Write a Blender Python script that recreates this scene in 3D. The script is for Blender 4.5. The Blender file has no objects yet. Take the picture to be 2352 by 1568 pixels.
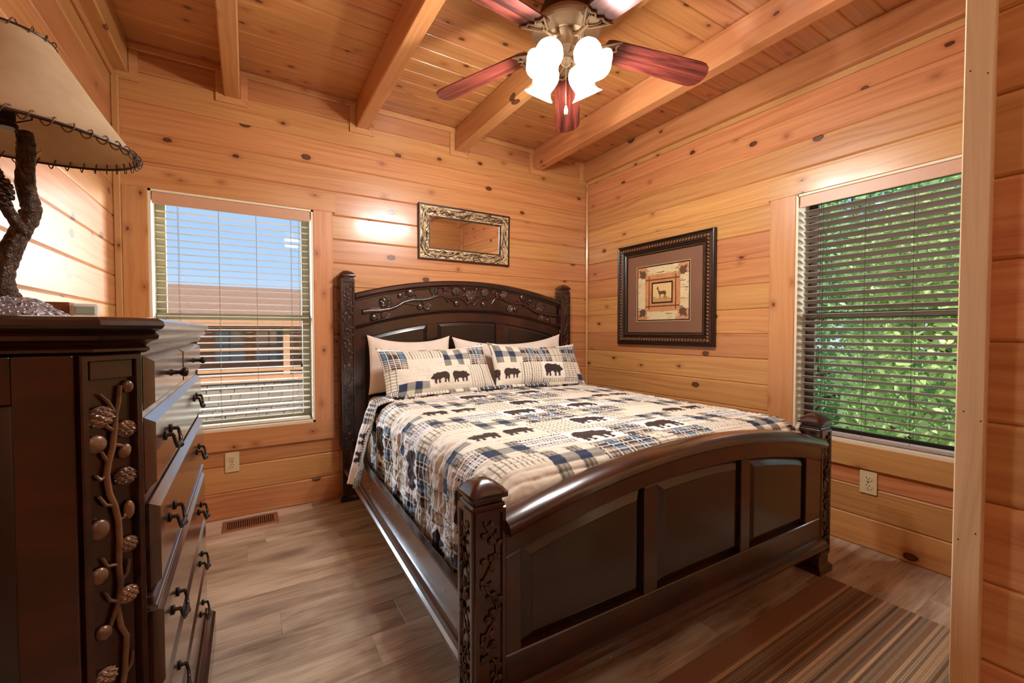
import bpy, bmesh, math, random
import numpy as np
from math import sin, cos, pi, radians
from mathutils import Matrix, Vector, noise
random.seed(7); np.random.seed(7)
sc = bpy.context.scene
COL = sc.collection

# ------------------------------------------------------------------ camera, sky, sun, lights, exposure
CAM = Vector((-2.6124, -2.9482, 1.0855)); YAW = 0.5526; PITCH = -0.0253; ROLL = -0.0006
cd = bpy.data.cameras.new('camera'); cam = bpy.data.objects.new('camera', cd); COL.objects.link(cam)
cd.sensor_width = 36.0; cd.lens = 985.5 / 2352 * 36.0; cd.clip_start = 0.02
f_ = Vector((sin(YAW)*cos(PITCH), cos(YAW)*cos(PITCH), sin(PITCH)))
r_ = Vector((cos(YAW), -sin(YAW), 0)); u_ = r_.cross(f_)
r2 = r_*cos(ROLL)+u_*sin(ROLL); u2 = -r_*sin(ROLL)+u_*cos(ROLL)
cam.matrix_world = Matrix.Translation(CAM) @ Matrix((r2, u2, -f_)).transposed().to_4x4()
sc.camera = cam

world = bpy.data.worlds.new('world'); sc.world = world; world.use_nodes = True
wn = world.node_tree; wn.nodes.clear()
wo = wn.nodes.new('ShaderNodeOutputWorld'); wb = wn.nodes.new('ShaderNodeBackground')
wg = wn.nodes.new('ShaderNodeTexCoord'); wsx = wn.nodes.new('ShaderNodeSeparateXYZ'); wr = wn.nodes.new('ShaderNodeValToRGB')
wn.links.new(wg.outputs['Generated'], wsx.inputs[0]); wn.links.new(wsx.outputs[2], wr.inputs[0])
wr.color_ramp.elements[0].position = 0.0; wr.color_ramp.elements[0].color = (0.62, 0.76, 0.92, 1)
wr.color_ramp.elements[1].position = 0.6; wr.color_ramp.elements[1].color = (0.20, 0.40, 0.85, 1)
e = wr.color_ramp.elements.new(0.12); e.color = (0.40, 0.60, 0.90, 1)
wn.links.new(wr.outputs[0], wb.inputs[0]); wb.inputs[1].default_value = 0.98
wn.links.new(wb.outputs[0], wo.inputs[0])

sd = bpy.data.lights.new('sun', 'SUN'); so = bpy.data.objects.new('sun', sd); COL.objects.link(so)
sd.energy = 7.0; sd.angle = 0.01; sd.color = (1, .95, .86)
so.rotation_euler = Vector((0.15, 0.60, -0.85)).to_track_quat('-Z', 'Y').to_euler()

def area(name, loc, direction, sx, sy, power, color):
    l = bpy.data.lights.new(name, 'AREA'); o = bpy.data.objects.new(name, l); COL.objects.link(o)
    l.shape = 'RECTANGLE'; l.size = sx; l.size_y = sy; l.energy = power; l.color = color
    o.location = loc; o.rotation_euler = Vector(direction).to_track_quat('-Z', 'Y').to_euler()
    return o
# added area lights imitating window daylight, unseen, to either side of the view
def aim(name, loc, to, sx, sy, p, c): return area(name, loc, Vector(to)-Vector(loc), sx, sy, p, c)
aim('added_daylight_back_left', (-4.7, 3.2, 1.75), (-2.65, 0, 1.15), 1.1, 1.3, 420, (0.72, 0.86, 1.0))
aim('added_daylight_back_right', (-0.75, 2.5, 1.75), (-2.65, 0, 1.15), 1.1, 1.3, 300, (1.0, 0.95, 0.84))
aim('added_daylight_side', (1.9, -3.7, 1.8), (0, -2.1, 1.15), 1.0, 1.3, 90, (0.92, 1.0, 0.93))
BULB_W = 19.0; SHADE_EMIT = 1.3
sc.view_settings.view_transform = 'Standard'; sc.view_settings.look = 'None'
sc.view_settings.gamma = 1.0; sc.view_settings.use_curve_mapping = False
sc.view_settings.exposure = 0.25

# ------------------------------------------------------------------ materials
def lin(r, g, b):
    f = lambda c: ((c/255+0.055)/1.055)**2.4 if c/255 > 0.04045 else c/255/12.92
    return (f(r), f(g), f(b), 1)
class NT:
    def __init__(s, name):
        s.m = bpy.data.materials.new(name); s.m.use_nodes = True; s.t = s.m.node_tree; s.t.nodes.clear()
        s.out = s.n('ShaderNodeOutputMaterial'); s.p = s.n('ShaderNodeBsdfPrincipled'); s.l(s.p.outputs[0], s.out.inputs[0])
    def n(s, ty, **kw):
        x = s.t.nodes.new(ty)
        for k, v in kw.items(): setattr(x, k, v)
        return x
    def l(s, a, b): s.t.links.new(a, b)
    def val(s, x, inp):
        if isinstance(x, (int, float)): inp.default_value = x
        elif isinstance(x, tuple): inp.default_value = x
        else: s.l(x, inp)
    def math(s, op, a, b=0.0, c=None, clamp=False):
        x = s.n('ShaderNodeMath', operation=op, use_clamp=clamp); s.val(a, x.inputs[0]); s.val(b, x.inputs[1])
        if c is not None: s.val(c, x.inputs[2])
        return x.outputs[0]
    def mix(s, fac, a, b, bt='MIX'):
        x = s.n('ShaderNodeMix', data_type='RGBA', blend_type=bt); s.val(fac, x.inputs[0]); s.val(a, x.inputs[6]); s.val(b, x.inputs[7]); return x.outputs[2]
    def ramp(s, v, stops):
        x = s.n('ShaderNodeValToRGB'); s.l(v, x.inputs[0]); e = x.color_ramp.elements
        e[0].position, e[0].color = stops[0]; e[1].position, e[1].color = stops[-1]
        for p, c in stops[1:-1]: k = e.new(p); k.color = c
        return x.outputs[0]
    def coord(s, rnd=40.0):
        tc = s.n('ShaderNodeTexCoord'); oi = s.n('ShaderNodeObjectInfo')
        k = s.n('ShaderNodeVectorMath', operation='SCALE'); cx = s.n('ShaderNodeCombineXYZ')
        for i, a in enumerate((1.0, .73, .41)): s.l(s.math('MULTIPLY', oi.outputs['Random'], rnd*a), cx.inputs[i])
        ad = s.n('ShaderNodeVectorMath', operation='ADD'); s.l(tc.outputs['Object'], ad.inputs[0]); s.l(cx.outputs[0], ad.inputs[1])
        s.rand = oi.outputs['Random']; return ad.outputs[0]
    def vmul(s, v, t):
        x = s.n('ShaderNodeVectorMath', operation='MULTIPLY'); s.l(v, x.inputs[0]); x.inputs[1].default_value = t; return x.outputs[0]
    def noise(s, v, sc_, det=3.0, rough=.5, dist=0.0):
        x = s.n('ShaderNodeTexNoise'); s.l(v, x.inputs['Vector']); x.inputs['Scale'].default_value = sc_
        x.inputs['Detail'].default_value = det; x.inputs['Roughness'].default_value = rough; x.inputs['Distortion'].default_value = dist; return x.outputs[0]
    def bump(s, h, st, d=.01):
        x = s.n('ShaderNodeBump'); x.inputs['Strength'].default_value = st; x.inputs['Distance'].default_value = d; s.l(h, x.inputs['Height']); s.l(x.outputs[0], s.p.inputs['Normal'])
    def set(s, **kw):
        names = dict(col='Base Color', rough='Roughness', metal='Metallic', spec='Specular IOR Level', coat='Coat Weight', coatr='Coat Roughness', trans='Transmission Weight', ior='IOR', sheen='Sheen Weight', em='Emission Color', ems='Emission Strength', alpha='Alpha')
        for k, v in kw.items(): s.val(v, s.p.inputs[names[k]])
        return s.m

def pine(name, c_light, c_dark, knots=True, kscale=5.0, kr=0.020, rough=.34, var=.22, coat=.5):
    t = NT(name); P = t.coord()
    w = t.noise(t.vmul(P, (1.2, 6, 6)), 1.0, 2.0)
    sx = t.n('ShaderNodeSeparateXYZ'); t.l(P, sx.inputs[0])
    if knots:
        kv = t.n('ShaderNodeTexVoronoi', voronoi_dimensions='2D'); kv.inputs['Scale'].default_value = kscale; kv.inputs['Randomness'].default_value = 1.0
        kc = t.n('ShaderNodeCombineXYZ'); t.l(t.math('MULTIPLY', sx.outputs[0], .62), kc.inputs[0]); t.l(t.math('ADD', sx.outputs[2], sx.outputs[1]), kc.inputs[1]); t.l(kc.outputs[0], kv.inputs['Vector'])
        d = t.math('DIVIDE', kv.outputs['Distance'], kscale)
        cs = t.n('ShaderNodeSeparateColor'); t.l(kv.outputs['Color'], cs.inputs[0])
        dn = t.math('ADD', d, t.math('MULTIPLY', t.math('SUBTRACT', t.noise(P, 60, 2.0), .5), .006))
        r = t.math('MULTIPLY', t.math('SUBTRACT', cs.outputs[0], .30), kr)
        kn = t.math('DIVIDE', t.math('SUBTRACT', r, dn), .0035, clamp=True)
        halo = t.math('MULTIPLY', t.math('SUBTRACT', 1.0, t.math('DIVIDE', dn, .034), clamp=True), t.math('GREATER_THAN', r, 0.0))
    else:
        halo = t.math('MULTIPLY', w, 0.0); kn = halo; r = halo; dn = t.math('ADD', halo, 1.0)
    zz = t.math('ADD', sx.outputs[2], t.math('MULTIPLY', sx.outputs[1], .6))
    zz = t.math('ADD', zz, t.math('MULTIPLY', w, .11))
    zz = t.math('ADD', zz, t.math('MULTIPLY', t.math('POWER', halo, 2.0), .03))
    cx = t.n('ShaderNodeCombineXYZ'); t.l(t.math('MULTIPLY', sx.outputs[0], .6), cx.inputs[0]); t.l(t.math('MULTIPLY', zz, 30.0), cx.inputs[2])
    g = t.noise(cx.outputs[0], 1.6, 4.0, .6)
    fine = t.noise(t.vmul(P, (4, 120, 220)), 1.0, 2.0)
    base = t.ramp(t.math('ADD', t.math('MULTIPLY', g, .85), t.math('MULTIPLY', fine, .15)), [(.28, c_dark), (.47, tuple((c_light[i]*.65+c_dark[i]*.35) for i in range(3))+(1,)), (.62, c_light)])
    v = t.math('ADD', 1.0-var/2, t.math('MULTIPLY', t.rand, var))
    hs = t.n('ShaderNodeHueSaturation'); t.l(base, hs.inputs['Color']); t.l(v, hs.inputs['Value'])
    t.l(t.math('ADD', .491, t.math('MULTIPLY', t.math('FRACT', t.math('MULTIPLY', t.rand, 7.3)), .022)), hs.inputs['Hue'])
    c = hs.outputs[0]
    c = t.mix(t.math('MULTIPLY', t.math('POWER', halo, 1.6), .75), c, (c_dark[0]*.55, c_dark[1]*.34, c_dark[2]*.25, 1))
    core = t.math('DIVIDE', t.math('SUBTRACT', t.math('MULTIPLY', r, .62), dn), .003, clamp=True)
    c = t.mix(t.math('MULTIPLY', kn, .93), c, t.mix(t.math('MULTIPLY', core, .7), lin(52, 20, 9), lin(112, 58, 28)))
    t.bump(t.math('SUBTRACT', g, t.math('MULTIPLY', kn, .4)), .12, .004)
    return t.set(col=c, rough=rough, coat=coat, coatr=.18)

M = {}
M['pine'] = pine('pine_wall', lin(206, 148, 94), lin(172, 102, 54), kr=.031)
M['pine_ceiling'] = pine('pine_ceiling', lin(203, 141, 88), lin(168, 96, 50), kscale=6.5, kr=.017)
M['pine_beam'] = pine('pine_beam', lin(205, 146, 92), lin(178, 108, 60), kscale=3.6, kr=.036, rough=.4)
M['pine_trim'] = pine('pine_trim', lin(208, 151, 98), lin(184, 118, 68), kscale=7.5, kr=.012, var=.12)
M['pine_raw'] = pine('pine_raw', lin(222, 192, 142), lin(200, 162, 112), kscale=3.2, kr=.016, rough=.6, var=.1, coat=0)

def floor_mat():
    t = NT('floor_plank'); P = t.coord(60)
    w = t.noise(t.vmul(P, (1.0, 3.5, 1)), 2.2, 4.0, .55, .6)
    g = t.noise(t.vmul(P, (1.6, 26, 1)), 2.0, 5.0, .65, .8)
    f = t.noise(t.vmul(P, (8, 160, 1)), 1.5, 2.0)
    c = t.ramp(t.math('ADD', t.math('MULTIPLY', w, .55), t.math('ADD', t.math('MULTIPLY', g, .35), t.math('MULTIPLY', f, .10))),
        [(.30, lin(98, 74, 56)), (.43, lin(162, 138, 116)), (.54, lin(196, 176, 152)), (.70, lin(224, 210, 190))])
    kv = t.n('ShaderNodeTexVoronoi', voronoi_dimensions='2D'); kv.inputs['Scale'].default_value = 2.4; t.l(t.vmul(P, (.55, 1.6, 1)), kv.inputs['Vector'])
    cs = t.n('ShaderNodeSeparateColor'); t.l(kv.outputs['Color'], cs.inputs[0])
    blot = t.math('MULTIPLY', t.math('SUBTRACT', .8, t.math('MULTIPLY', kv.outputs['Distance'], 3.6), clamp=True), t.math('GREATER_THAN', cs.outputs[0], .55))
    c = t.mix(t.math('MULTIPLY', blot, t.math('ADD', .2, g)), c, lin(66, 46, 34))
    hs = t.n('ShaderNodeHueSaturation'); t.l(c, hs.inputs['Color']); t.l(t.math('ADD', .84, t.math('MULTIPLY', t.rand, .26)), hs.inputs['Value'])
    t.bump(g, .15, .002)
    return t.set(col=hs.outputs[0], rough=.38, coat=.1, coatr=.3)
M['floor'] = floor_mat()

def darkwood(name, a, b, rough=.28, coat=.55, chips=0.0, freq=(3, 9, 9)):
    t = NT(name); P = t.coord(10)
    n = t.noise(t.vmul(P, freq), 1.5, 5.0, .6, .5)
    c = t.ramp(n, [(.35, a), (.65, b)])
    if chips:
        k = t.noise(t.vmul(P, (9, 40, 60)), 3.0, 2.0)
        c = t.mix(t.math('GREATER_THAN', k, chips), c, lin(170, 130, 95))
    return t.set(col=c, rough=rough, coat=coat, coatr=.16)
M['dark'] = darkwood('espresso_wood', lin(20, 7, 5), lin(60, 22, 13), chips=.80, coat=1.0)
M['chest'] = darkwood('chest_lacquer', lin(24, 9, 6), lin(58, 22, 13), rough=.3, coat=1.0); M['chest'].node_tree.nodes['Principled BSDF'].inputs['Coat IOR'].default_value = 2.1
M['dark_panel'] = darkwood('black_panel_wood', lin(14, 9, 7), lin(26, 15, 11), rough=.3, coat=.9)
M['carve'] = darkwood('carved_wood', lin(34, 22, 16), lin(84, 60, 44), rough=.36, coat=.35)
M['carve_chest'] = darkwood('carved_chest_wood', lin(74, 50, 34), lin(136, 98, 66), rough=.36, coat=.35)
M['blade'] = darkwood('fan_blade_wood', lin(48, 16, 14), lin(128, 56, 46), rough=.35, coat=.3, freq=(2.2, 34, 34))

def plain(name, c, rough=.5, metal=0.0, coat=0.0, nz=0.06, ns=30.0, bump=0.0, **kw):
    t = NT(name); P = t.coord(5); n = t.noise(P, ns, 3.0)
    cc = t.mix(n, tuple(max(0, x*(1-nz)) for x in c[:3])+(1,), tuple(min(1, x*(1+nz)) for x in c[:3])+(1,))
    if bump: t.bump(n, bump, .004)
    return t.set(col=cc, rough=rough, metal=metal, coat=coat, **kw)
M['cream'] = plain('vinyl_cream', lin(232, 222, 196), .45)
M['bronze'] = plain('bronze_sash', lin(62, 52, 40), .4)
M['olive'] = plain('sash_olive', lin(158, 152, 126), .45)
M['slat_white'] = plain('blind_white', lin(226, 222, 208), .45)
M['slat_wood'] = plain('blind_taupe', lin(166, 152, 144), .45)
M['valance'] = plain('valance_taupe', lin(204, 160, 128), .4)
M['cord'] = plain('cord', lin(150, 140, 125), .8)
M['cordd'] = plain('cord_dark', lin(60, 46, 36), .8)
M['ivory'] = plain('ivory_plastic', lin(222, 202, 160), .35)
M['slot'] = plain('slot_dark', lin(30, 22, 16), .6)
M['bronzemetal'] = plain('hardware_metal', lin(70, 62, 56), .28, .85, ns=60, nz=.25)
M['knobdark'] = plain('knob_dark', lin(46, 32, 24), .3, .3)
M['fanmetal'] = plain('fan_pewter', lin(160, 134, 106), .42, .35, ns=14, nz=.12)
M['fandark'] = plain('fan_dark', lin(64, 34, 22), .35, .3)
M['brass'] = plain('brass_chain', lin(206, 182, 130), .3, .8)
M['sheet'] = plain('white_sheet', lin(228, 220, 214), .85, bump=.2, ns=9)
M['pillowcase'] = plain('pillowcase', lin(232, 218, 204), .85, bump=.25, ns=7)
M['ventm'] = plain('vent_tan', lin(150, 92, 62), .4, .2)
M['white'] = plain('white_plastic', lin(226, 224, 216), .4)
M['lcd'] = plain('lcd_green', lin(168, 184, 160), .25)
M['box'] = plain('kraft_brown', lin(150, 100, 66), .6)
M['silver'] = plain('needle_silver', lin(196, 198, 208), .32, .75, ns=160, nz=.55)
M['lace'] = plain('leather_lace', lin(92, 58, 34), .5)
M['rim'] = plain('rim_wrap', lin(60, 34, 22), .35)
M['black'] = plain('black_metal', lin(26, 24, 24), .35, .5)
M['gold'] = plain('antique_gold', lin(206, 178, 138), .42, .25, ns=120, nz=.3)
M['framebrown'] = plain('frame_brown', lin(56, 34, 22), .4, .1)
M['framedark'] = plain('frame_black', lin(26, 18, 14), .3, .1, coat=.3)
M['frameorn'] = plain('frame_ornament', lin(156, 112, 68), .38, .35, ns=200, nz=.5)
M['mat'] = plain('suede_mat', lin(124, 88, 68), .5, ns=5, nz=.12, coat=.25)
M['dirt'] = plain('outside_ground', lin(96, 110, 60), .9, ns=1.2, nz=.4)
M['shingle'] = plain('shingle_brown', lin(122, 92, 72), .9, ns=14, nz=.35)
M['cabinlog'] = plain('cabin_log', lin(176, 126, 90), .7, ns=3, nz=.15)
M['stone'] = plain('cut_stone', lin(128, 112, 98), .8, ns=2, nz=.35, bump=.2)
M['mortar'] = plain('mortar', lin(156, 152, 144), .9)
M['paneb'] = plain('cabin_pane', lin(120, 128, 138), .1, coat=.4)
M['trunk'] = plain('tree_trunk', lin(84, 66, 50), .9, ns=20, nz=.4)
M['concrete'] = plain('eave_dark', lin(120, 84, 56), .8)

def rug_mat():
    t = NT('rug_stripes'); tc = t.n('ShaderNodeTexCoord'); s = t.n('ShaderNodeSeparateXYZ'); t.l(tc.outputs['Object'], s.inputs[0])
    y = s.outputs[1]; row = t.math('FLOOR', t.math('MULTIPLY', y, 1/.0088))
    wn_ = t.n('ShaderNodeTexWhiteNoise', noise_dimensions='1D'); t.l(row, wn_.inputs['W'])
    base = t.ramp(wn_.outputs['Value'], [(0, lin(120, 92, 70)), (.2, lin(176, 150, 120)), (.38, lin(134, 122, 102)), (.55, lin(214, 186, 148)), (.7, lin(146, 112, 84)), (.85, lin(160, 146, 122)), (1, lin(220, 196, 160))])
    base.node.color_ramp.interpolation = 'CONSTANT'
    wn2 = t.n('ShaderNodeTexWhiteNoise', noise_dimensions='1D'); t.l(t.math('ADD', row, 77.7), wn2.inputs['W'])
    fr = t.math('ABSOLUTE', t.math('SUBTRACT', t.math('FRACT', t.math('MULTIPLY', y, 1/.0088)), .5))
    dx = t.math('SINE', t.math('MULTIPLY', s.outputs[0], 2*pi/.013))
    dash = t.math('MULTIPLY', t.math('MULTIPLY', t.math('GREATER_THAN', dx, -.1), t.math('LESS_THAN', fr, .3)), t.math('GREATER_THAN', wn2.outputs['Value'], .45))
    c = t.mix(t.math('MULTIPLY', dash, .85), base, t.ramp(wn2.outputs['Value'], [(.45, lin(36, 28, 24)), (.72, lin(200, 172, 132)), (.85, lin(44, 36, 32)), (1, lin(150, 128, 98))]))
    n = t.noise(tc.outputs['Object'], 260, 3.0); c = t.mix(.35, c, t.ramp(n, [(.3, lin(70, 54, 42)), (.7, lin(214, 190, 154))]), 'OVERLAY')
    bd = t.math('MAXIMUM', t.math('GREATER_THAN', y, -.082), t.math('LESS_THAN', y, -.498))
    c = t.mix(bd, c, t.mix(n, lin(112, 72, 48), lin(150, 102, 70)))
    t.bump(n, .6, .006)
    return t.set(col=c, rough=.95, sheen=.2)
M['rug'] = rug_mat()

def vcol_mat(name, rough=.85, bump=.15, coat=0.0):
    t = NT(name); a = t.n('ShaderNodeVertexColor', layer_name='Col'); P = t.coord(0)
    n = t.noise(P, 350, 2.0); t.bump(n, bump, .002)
    c = t.mix(.12, a.outputs[0], t.ramp(n, [(.3, (.3, .3, .3, 1)), (.7, (.8, .8, .8, 1))]), 'OVERLAY')
    return t.set(col=c, rough=rough, coat=coat)
M['quilt'] = vcol_mat('quilt_cotton'); M['art'] = vcol_mat('art_print', .5, .0, .4)

def glass_mat():
    t = NT('window_glass'); t.t.nodes.remove(t.p)
    tr = t.n('ShaderNodeBsdfTransparent'); gl = t.n('ShaderNodeBsdfGlossy'); gl.inputs['Roughness'].default_value = .02
    lw = t.n('ShaderNodeFresnel'); lw.inputs[0].default_value = 1.25; mx = t.n('ShaderNodeMixShader')
    t.l(lw.outputs[0], mx.inputs[0]); t.l(tr.outputs[0], mx.inputs[1]); t.l(gl.outputs[0], mx.inputs[2]); t.l(mx.outputs[0], t.out.inputs[0]); return t.m
M['glass'] = glass_mat()
def mirror_mat():
    t = NT('mirror_glass'); P = t.coord(0); n = t.noise(P, 3, 1.0); return t.set(col=t.mix(n, (.80, .78, .76, 1), (.86, .84, .82, 1)), metal=1.0, rough=.02)
M['mirror'] = mirror_mat()
def shade_mat():
    t = NT('parchment'); P = t.coord(0); n = t.noise(P, 9, 4.0, .6)
    c = t.ramp(n, [(.3, lin(208, 182, 142)), (.7, lin(234, 214, 178))])
    tl = t.n('ShaderNodeBsdfTranslucent'); t.l(c, tl.inputs[0]); mx = t.n('ShaderNodeMixShader'); mx.inputs[0].default_value = .35
    t.set(col=c, rough=.55); t.l(t.p.outputs[0], mx.inputs[1]); t.l(tl.outputs[0], mx.inputs[2]); t.l(mx.outputs[0], t.out.inputs[0]); return t.m
M['parchment'] = shade_mat()
def glow_mat():
    t = NT('frosted_glass_lit'); lw = t.n('ShaderNodeLayerWeight'); lw.inputs[0].default_value = .5
    return t.set(col=(.9, .86, .76, 1), rough=.4, em=(1, .92, .78, 1), ems=SHADE_EMIT)
M['glow'] = glow_mat()
def bark_mat():
    t = NT('bark'); P = t.coord(0); n = t.noise(P, 90, 4.0, .7, 1.0)
    t.bump(n, 1.0, .01); return t.set(col=t.ramp(n, [(.35, lin(40, 28, 22)), (.6, lin(112, 80, 56)), (.75, lin(168, 150, 136))]), rough=.38, metal=.15)
M['bark'] = bark_mat()
def leaf_mat(name, a, b, tr=.4):
    t = NT(name); P = t.coord(0); n = t.noise(P, 4.0, 3.0); rn = t.n('ShaderNodeNewGeometry').outputs['Random Per Island']
    c = t.mix(t.math('ADD', t.math('MULTIPLY', n, .5), t.math('MULTIPLY', rn, .5)), a, b)
    tl = t.n('ShaderNodeBsdfTranslucent'); t.l(c, tl.inputs[0]); mx = t.n('ShaderNodeMixShader'); mx.inputs[0].default_value = tr
    t.set(col=c, rough=.4); t.l(t.p.outputs[0], mx.inputs[1]); t.l(tl.outputs[0], mx.inputs[2]); t.l(mx.outputs[0], t.out.inputs[0]); return t.m
M['leaf'] = leaf_mat('leaf_green', lin(110, 164, 84), lin(222, 236, 160), .45)
M['leafd'] = leaf_mat('leaf_deep', lin(84, 148, 88), lin(180, 216, 150), .4)

# ------------------------------------------------------------------ mesh helpers
class MB:
    def __init__(s): s.v = []; s.f = []
    def add(s, vs, fs, T=None):
        b = len(s.v)
        s.v += [tuple(T @ Vector(v)) for v in vs] if T is not None else [tuple(v) for v in vs]
        s.f += [tuple(i+b for i in f) for f in fs]; return s
    def box(s, x0, x1, y0, y1, z0, z1, bev=0.0, T=None):
        if bev <= 0:
            vs = [(x, y, z) for x in (x0, x1) for y in (y0, y1) for z in (z0, z1)]
            return s.add(vs, [(0,1,3,2),(4,6,7,5),(0,4,5,1),(2,3,7,6),(0,2,6,4),(1,5,7,3)], T)
        bm = bmesh.new(); bmesh.ops.create_cube(bm, size=1)
        for v in bm.verts: v.co = Vector(((x0+x1)/2+v.co.x*(x1-x0), (y0+y1)/2+v.co.y*(y1-y0), (z0+z1)/2+v.co.z*(z1-z0)))
        bmesh.ops.bevel(bm, geom=bm.edges[:], offset=bev, segments=2, profile=.5, affect='EDGES')
        s.bm(bm, T); return s
    def bm(s, bm, T=None):
        bm.verts.index_update(); s.add([v.co[:] for v in bm.verts], [[v.index for v in f.verts] for f in bm.faces], T); bm.free(); return s
    def tube(s, pts, r, n=8, T=None, cap=True):
        pts = [Vector(p) for p in pts]; rs = r if isinstance(r, (list, tuple)) else [r]*len(pts)
        vs = []; fs = []; up = None
        for i, p in enumerate(pts):
            d = (pts[min(i+1, len(pts)-1)]-pts[max(i-1, 0)]).normalized()
            if up is None: up = Vector((0, 0, 1)) if abs(d.z) < .9 else Vector((1, 0, 0))
            a = d.cross(up).normalized(); b = d.cross(a).normalized(); up = -b if b.dot(up) < 0 else b
            a = d.cross(up).normalized(); b = a.cross(d)
            for k in range(n): t = 2*pi*k/n; vs.append(p+(a*cos(t)+b*sin(t))*rs[i])
        for i in range(len(pts)-1):
            for k in range(n): fs.append((i*n+k, i*n+(k+1) % n, (i+1)*n+(k+1) % n, (i+1)*n+k))
        if cap: fs.append(tuple(range(n-1, -1, -1))); fs.append(tuple((len(pts)-1)*n+k for k in range(n)))
        return s.add(vs, fs, T)
    def lathe(s, prof, n=32, T=None, close=False):
        vs = []; fs = []
        for (r, z) in prof:
            for k in range(n): t = 2*pi*k/n; vs.append((r*cos(t), r*sin(t), z))
        m = len(prof)
        for i in range(m-1):
            for k in range(n): fs.append((i*n+k, i*n+(k+1) % n, (i+1)*n+(k+1) % n, (i+1)*n+k))
        return s.add(vs, fs, T)
    def ell(s, c, r, T=None, n=12, m=8, bump=0.0):
        vs = [(0, 0, 0)]*0; fs = []
        for i in range(m+1):
            th = pi*i/m
            for k in range(n):
                ph = 2*pi*k/n; q = 1.0
                if bump: q = 1+bump*(2*abs(sin(3.5*ph+5*th))*abs(sin(3.5*ph-5*th))-.4)
                vs.append((c[0]+r[0]*q*sin(th)*cos(ph), c[1]+r[1]*q*sin(th)*sin(ph), c[2]+r[2]*cos(th)))
        for i in range(m):
            for k in range(n): fs.append((i*n+k, i*n+(k+1) % n, (i+1)*n+(k+1) % n, (i+1)*n+k))
        return s.add(vs, fs, T)
    def loops(s, shape, prof, T=None, back=None):
        """shape(inset)->closed list of (x,z), prof = list of (inset,y). ring faces + inner fill (bottom row / top row pairs)."""
        L = [[(x, y, z) for (x, z) in shape(i)] for (i, y) in prof]; n = len(L[0]); vs = [p for l in L for p in l]; fs = []
        for a in range(len(L)-1):
            for k in range(n): fs.append((a*n+k, a*n+(k+1) % n, (a+1)*n+(k+1) % n, (a+1)*n+k))
        b = (len(L)-1)*n; h = n//2
        for k in range(h-1): fs.append((b+k, b+k+1, b+n-2-k, b+n-1-k))
        return s.add(vs, fs, T)
    def ring(s, shape, prof, T=None):
        L = [[(x, y, z) for (x, z) in shape(i)] for (i, y) in prof]; n = len(L[0]); vs = [p for l in L for p in l]; fs = []
        m = len(L)
        for a in range(m):
            for k in range(n): fs.append((a*n+k, a*n+(k+1) % n, ((a+1) % m)*n+(k+1) % n, ((a+1) % m)*n+k))
        return s.add(vs, fs, T)
    def mesh(s, name, mat, smooth=False):
        me = bpy.data.meshes.new(name); me.from_pydata(s.v, [], s.f); me.materials.append(mat)
        bm = bmesh.new(); bm.from_mesh(me); bmesh.ops.recalc_face_normals(bm, faces=bm.faces[:]); bm.to_mesh(me); bm.free()
        if smooth: me.polygons.foreach_set('use_smooth', [True]*len(me.polygons))
        me.update(); return me
    def build(s, name, mat, parent=None, Mx=None, smooth=False):
        return link(name, s.mesh(name, mat, smooth), parent, Mx)
def link(name, me, parent=None, Mx=None):
    o = bpy.data.objects.new(name, me); COL.objects.link(o)
    if parent is not None: o.parent = parent
    if Mx is not None: o.matrix_basis = Mx
    return o
def smooth_sharp(o, ang=35):
    me = o.data; me.polygons.foreach_set('use_smooth', [True]*len(me.polygons)); me.set_sharp_from_angle(angle=radians(ang)); return o
def empty(name, loc=(0, 0, 0), rz=0.0, kind=None, label=None, cat=None, group=None, Mx=None):
    o = bpy.data.objects.new(name, None); COL.objects.link(o); o.empty_display_size = .1
    o.matrix_basis = Mx if Mx is not None else Matrix.Translation(loc) @ Matrix.Rotation(rz, 4, 'Z')
    return tag(o, kind, label, cat, group)
def tag(o, kind=None, label=None, cat=None, group=None):
    for k, v in (('kind', kind), ('label', label), ('category', cat), ('group', group)):
        if v: o[k] = v
    return o
def T(x, y, z): return Matrix.Translation((x, y, z))
def R(a, ax): return Matrix.Rotation(radians(a), 4, ax)
_cache = {}
def log_mesh(L, D, H, b, mat, both=False):
    key = ('log', round(L, 4), round(D, 4), round(H, 4), b, mat.name, both)
    if key not in _cache:
        d = b*.8
        pr = [(0, b), (0, H-b), (d*.45, H-b*.3), (d, H), (D, H), (D, 0), (d, 0), (d*.45, b*.3)] if not both else [(0, b), (0, H-b), (b, H), (D-b, H), (D, H-b), (D, b), (D-b, 0), (b, 0)]
        n = len(pr); vs = [(x, y, z) for x in (0, L) for (y, z) in pr]
        fs = [(k, (k+1) % n, n+(k+1) % n, n+k) for k in range(n)]+[tuple(range(n-1, -1, -1)), tuple(range(n, 2*n))]
        _cache[key] = MB().add(vs, fs).mesh('board', mat)
    return _cache[key]
def board(name, L, D, H, b, mat, parent, Mx, both=True): return link(name, log_mesh(L, D, H, b, mat, both), parent, Mx)

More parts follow.
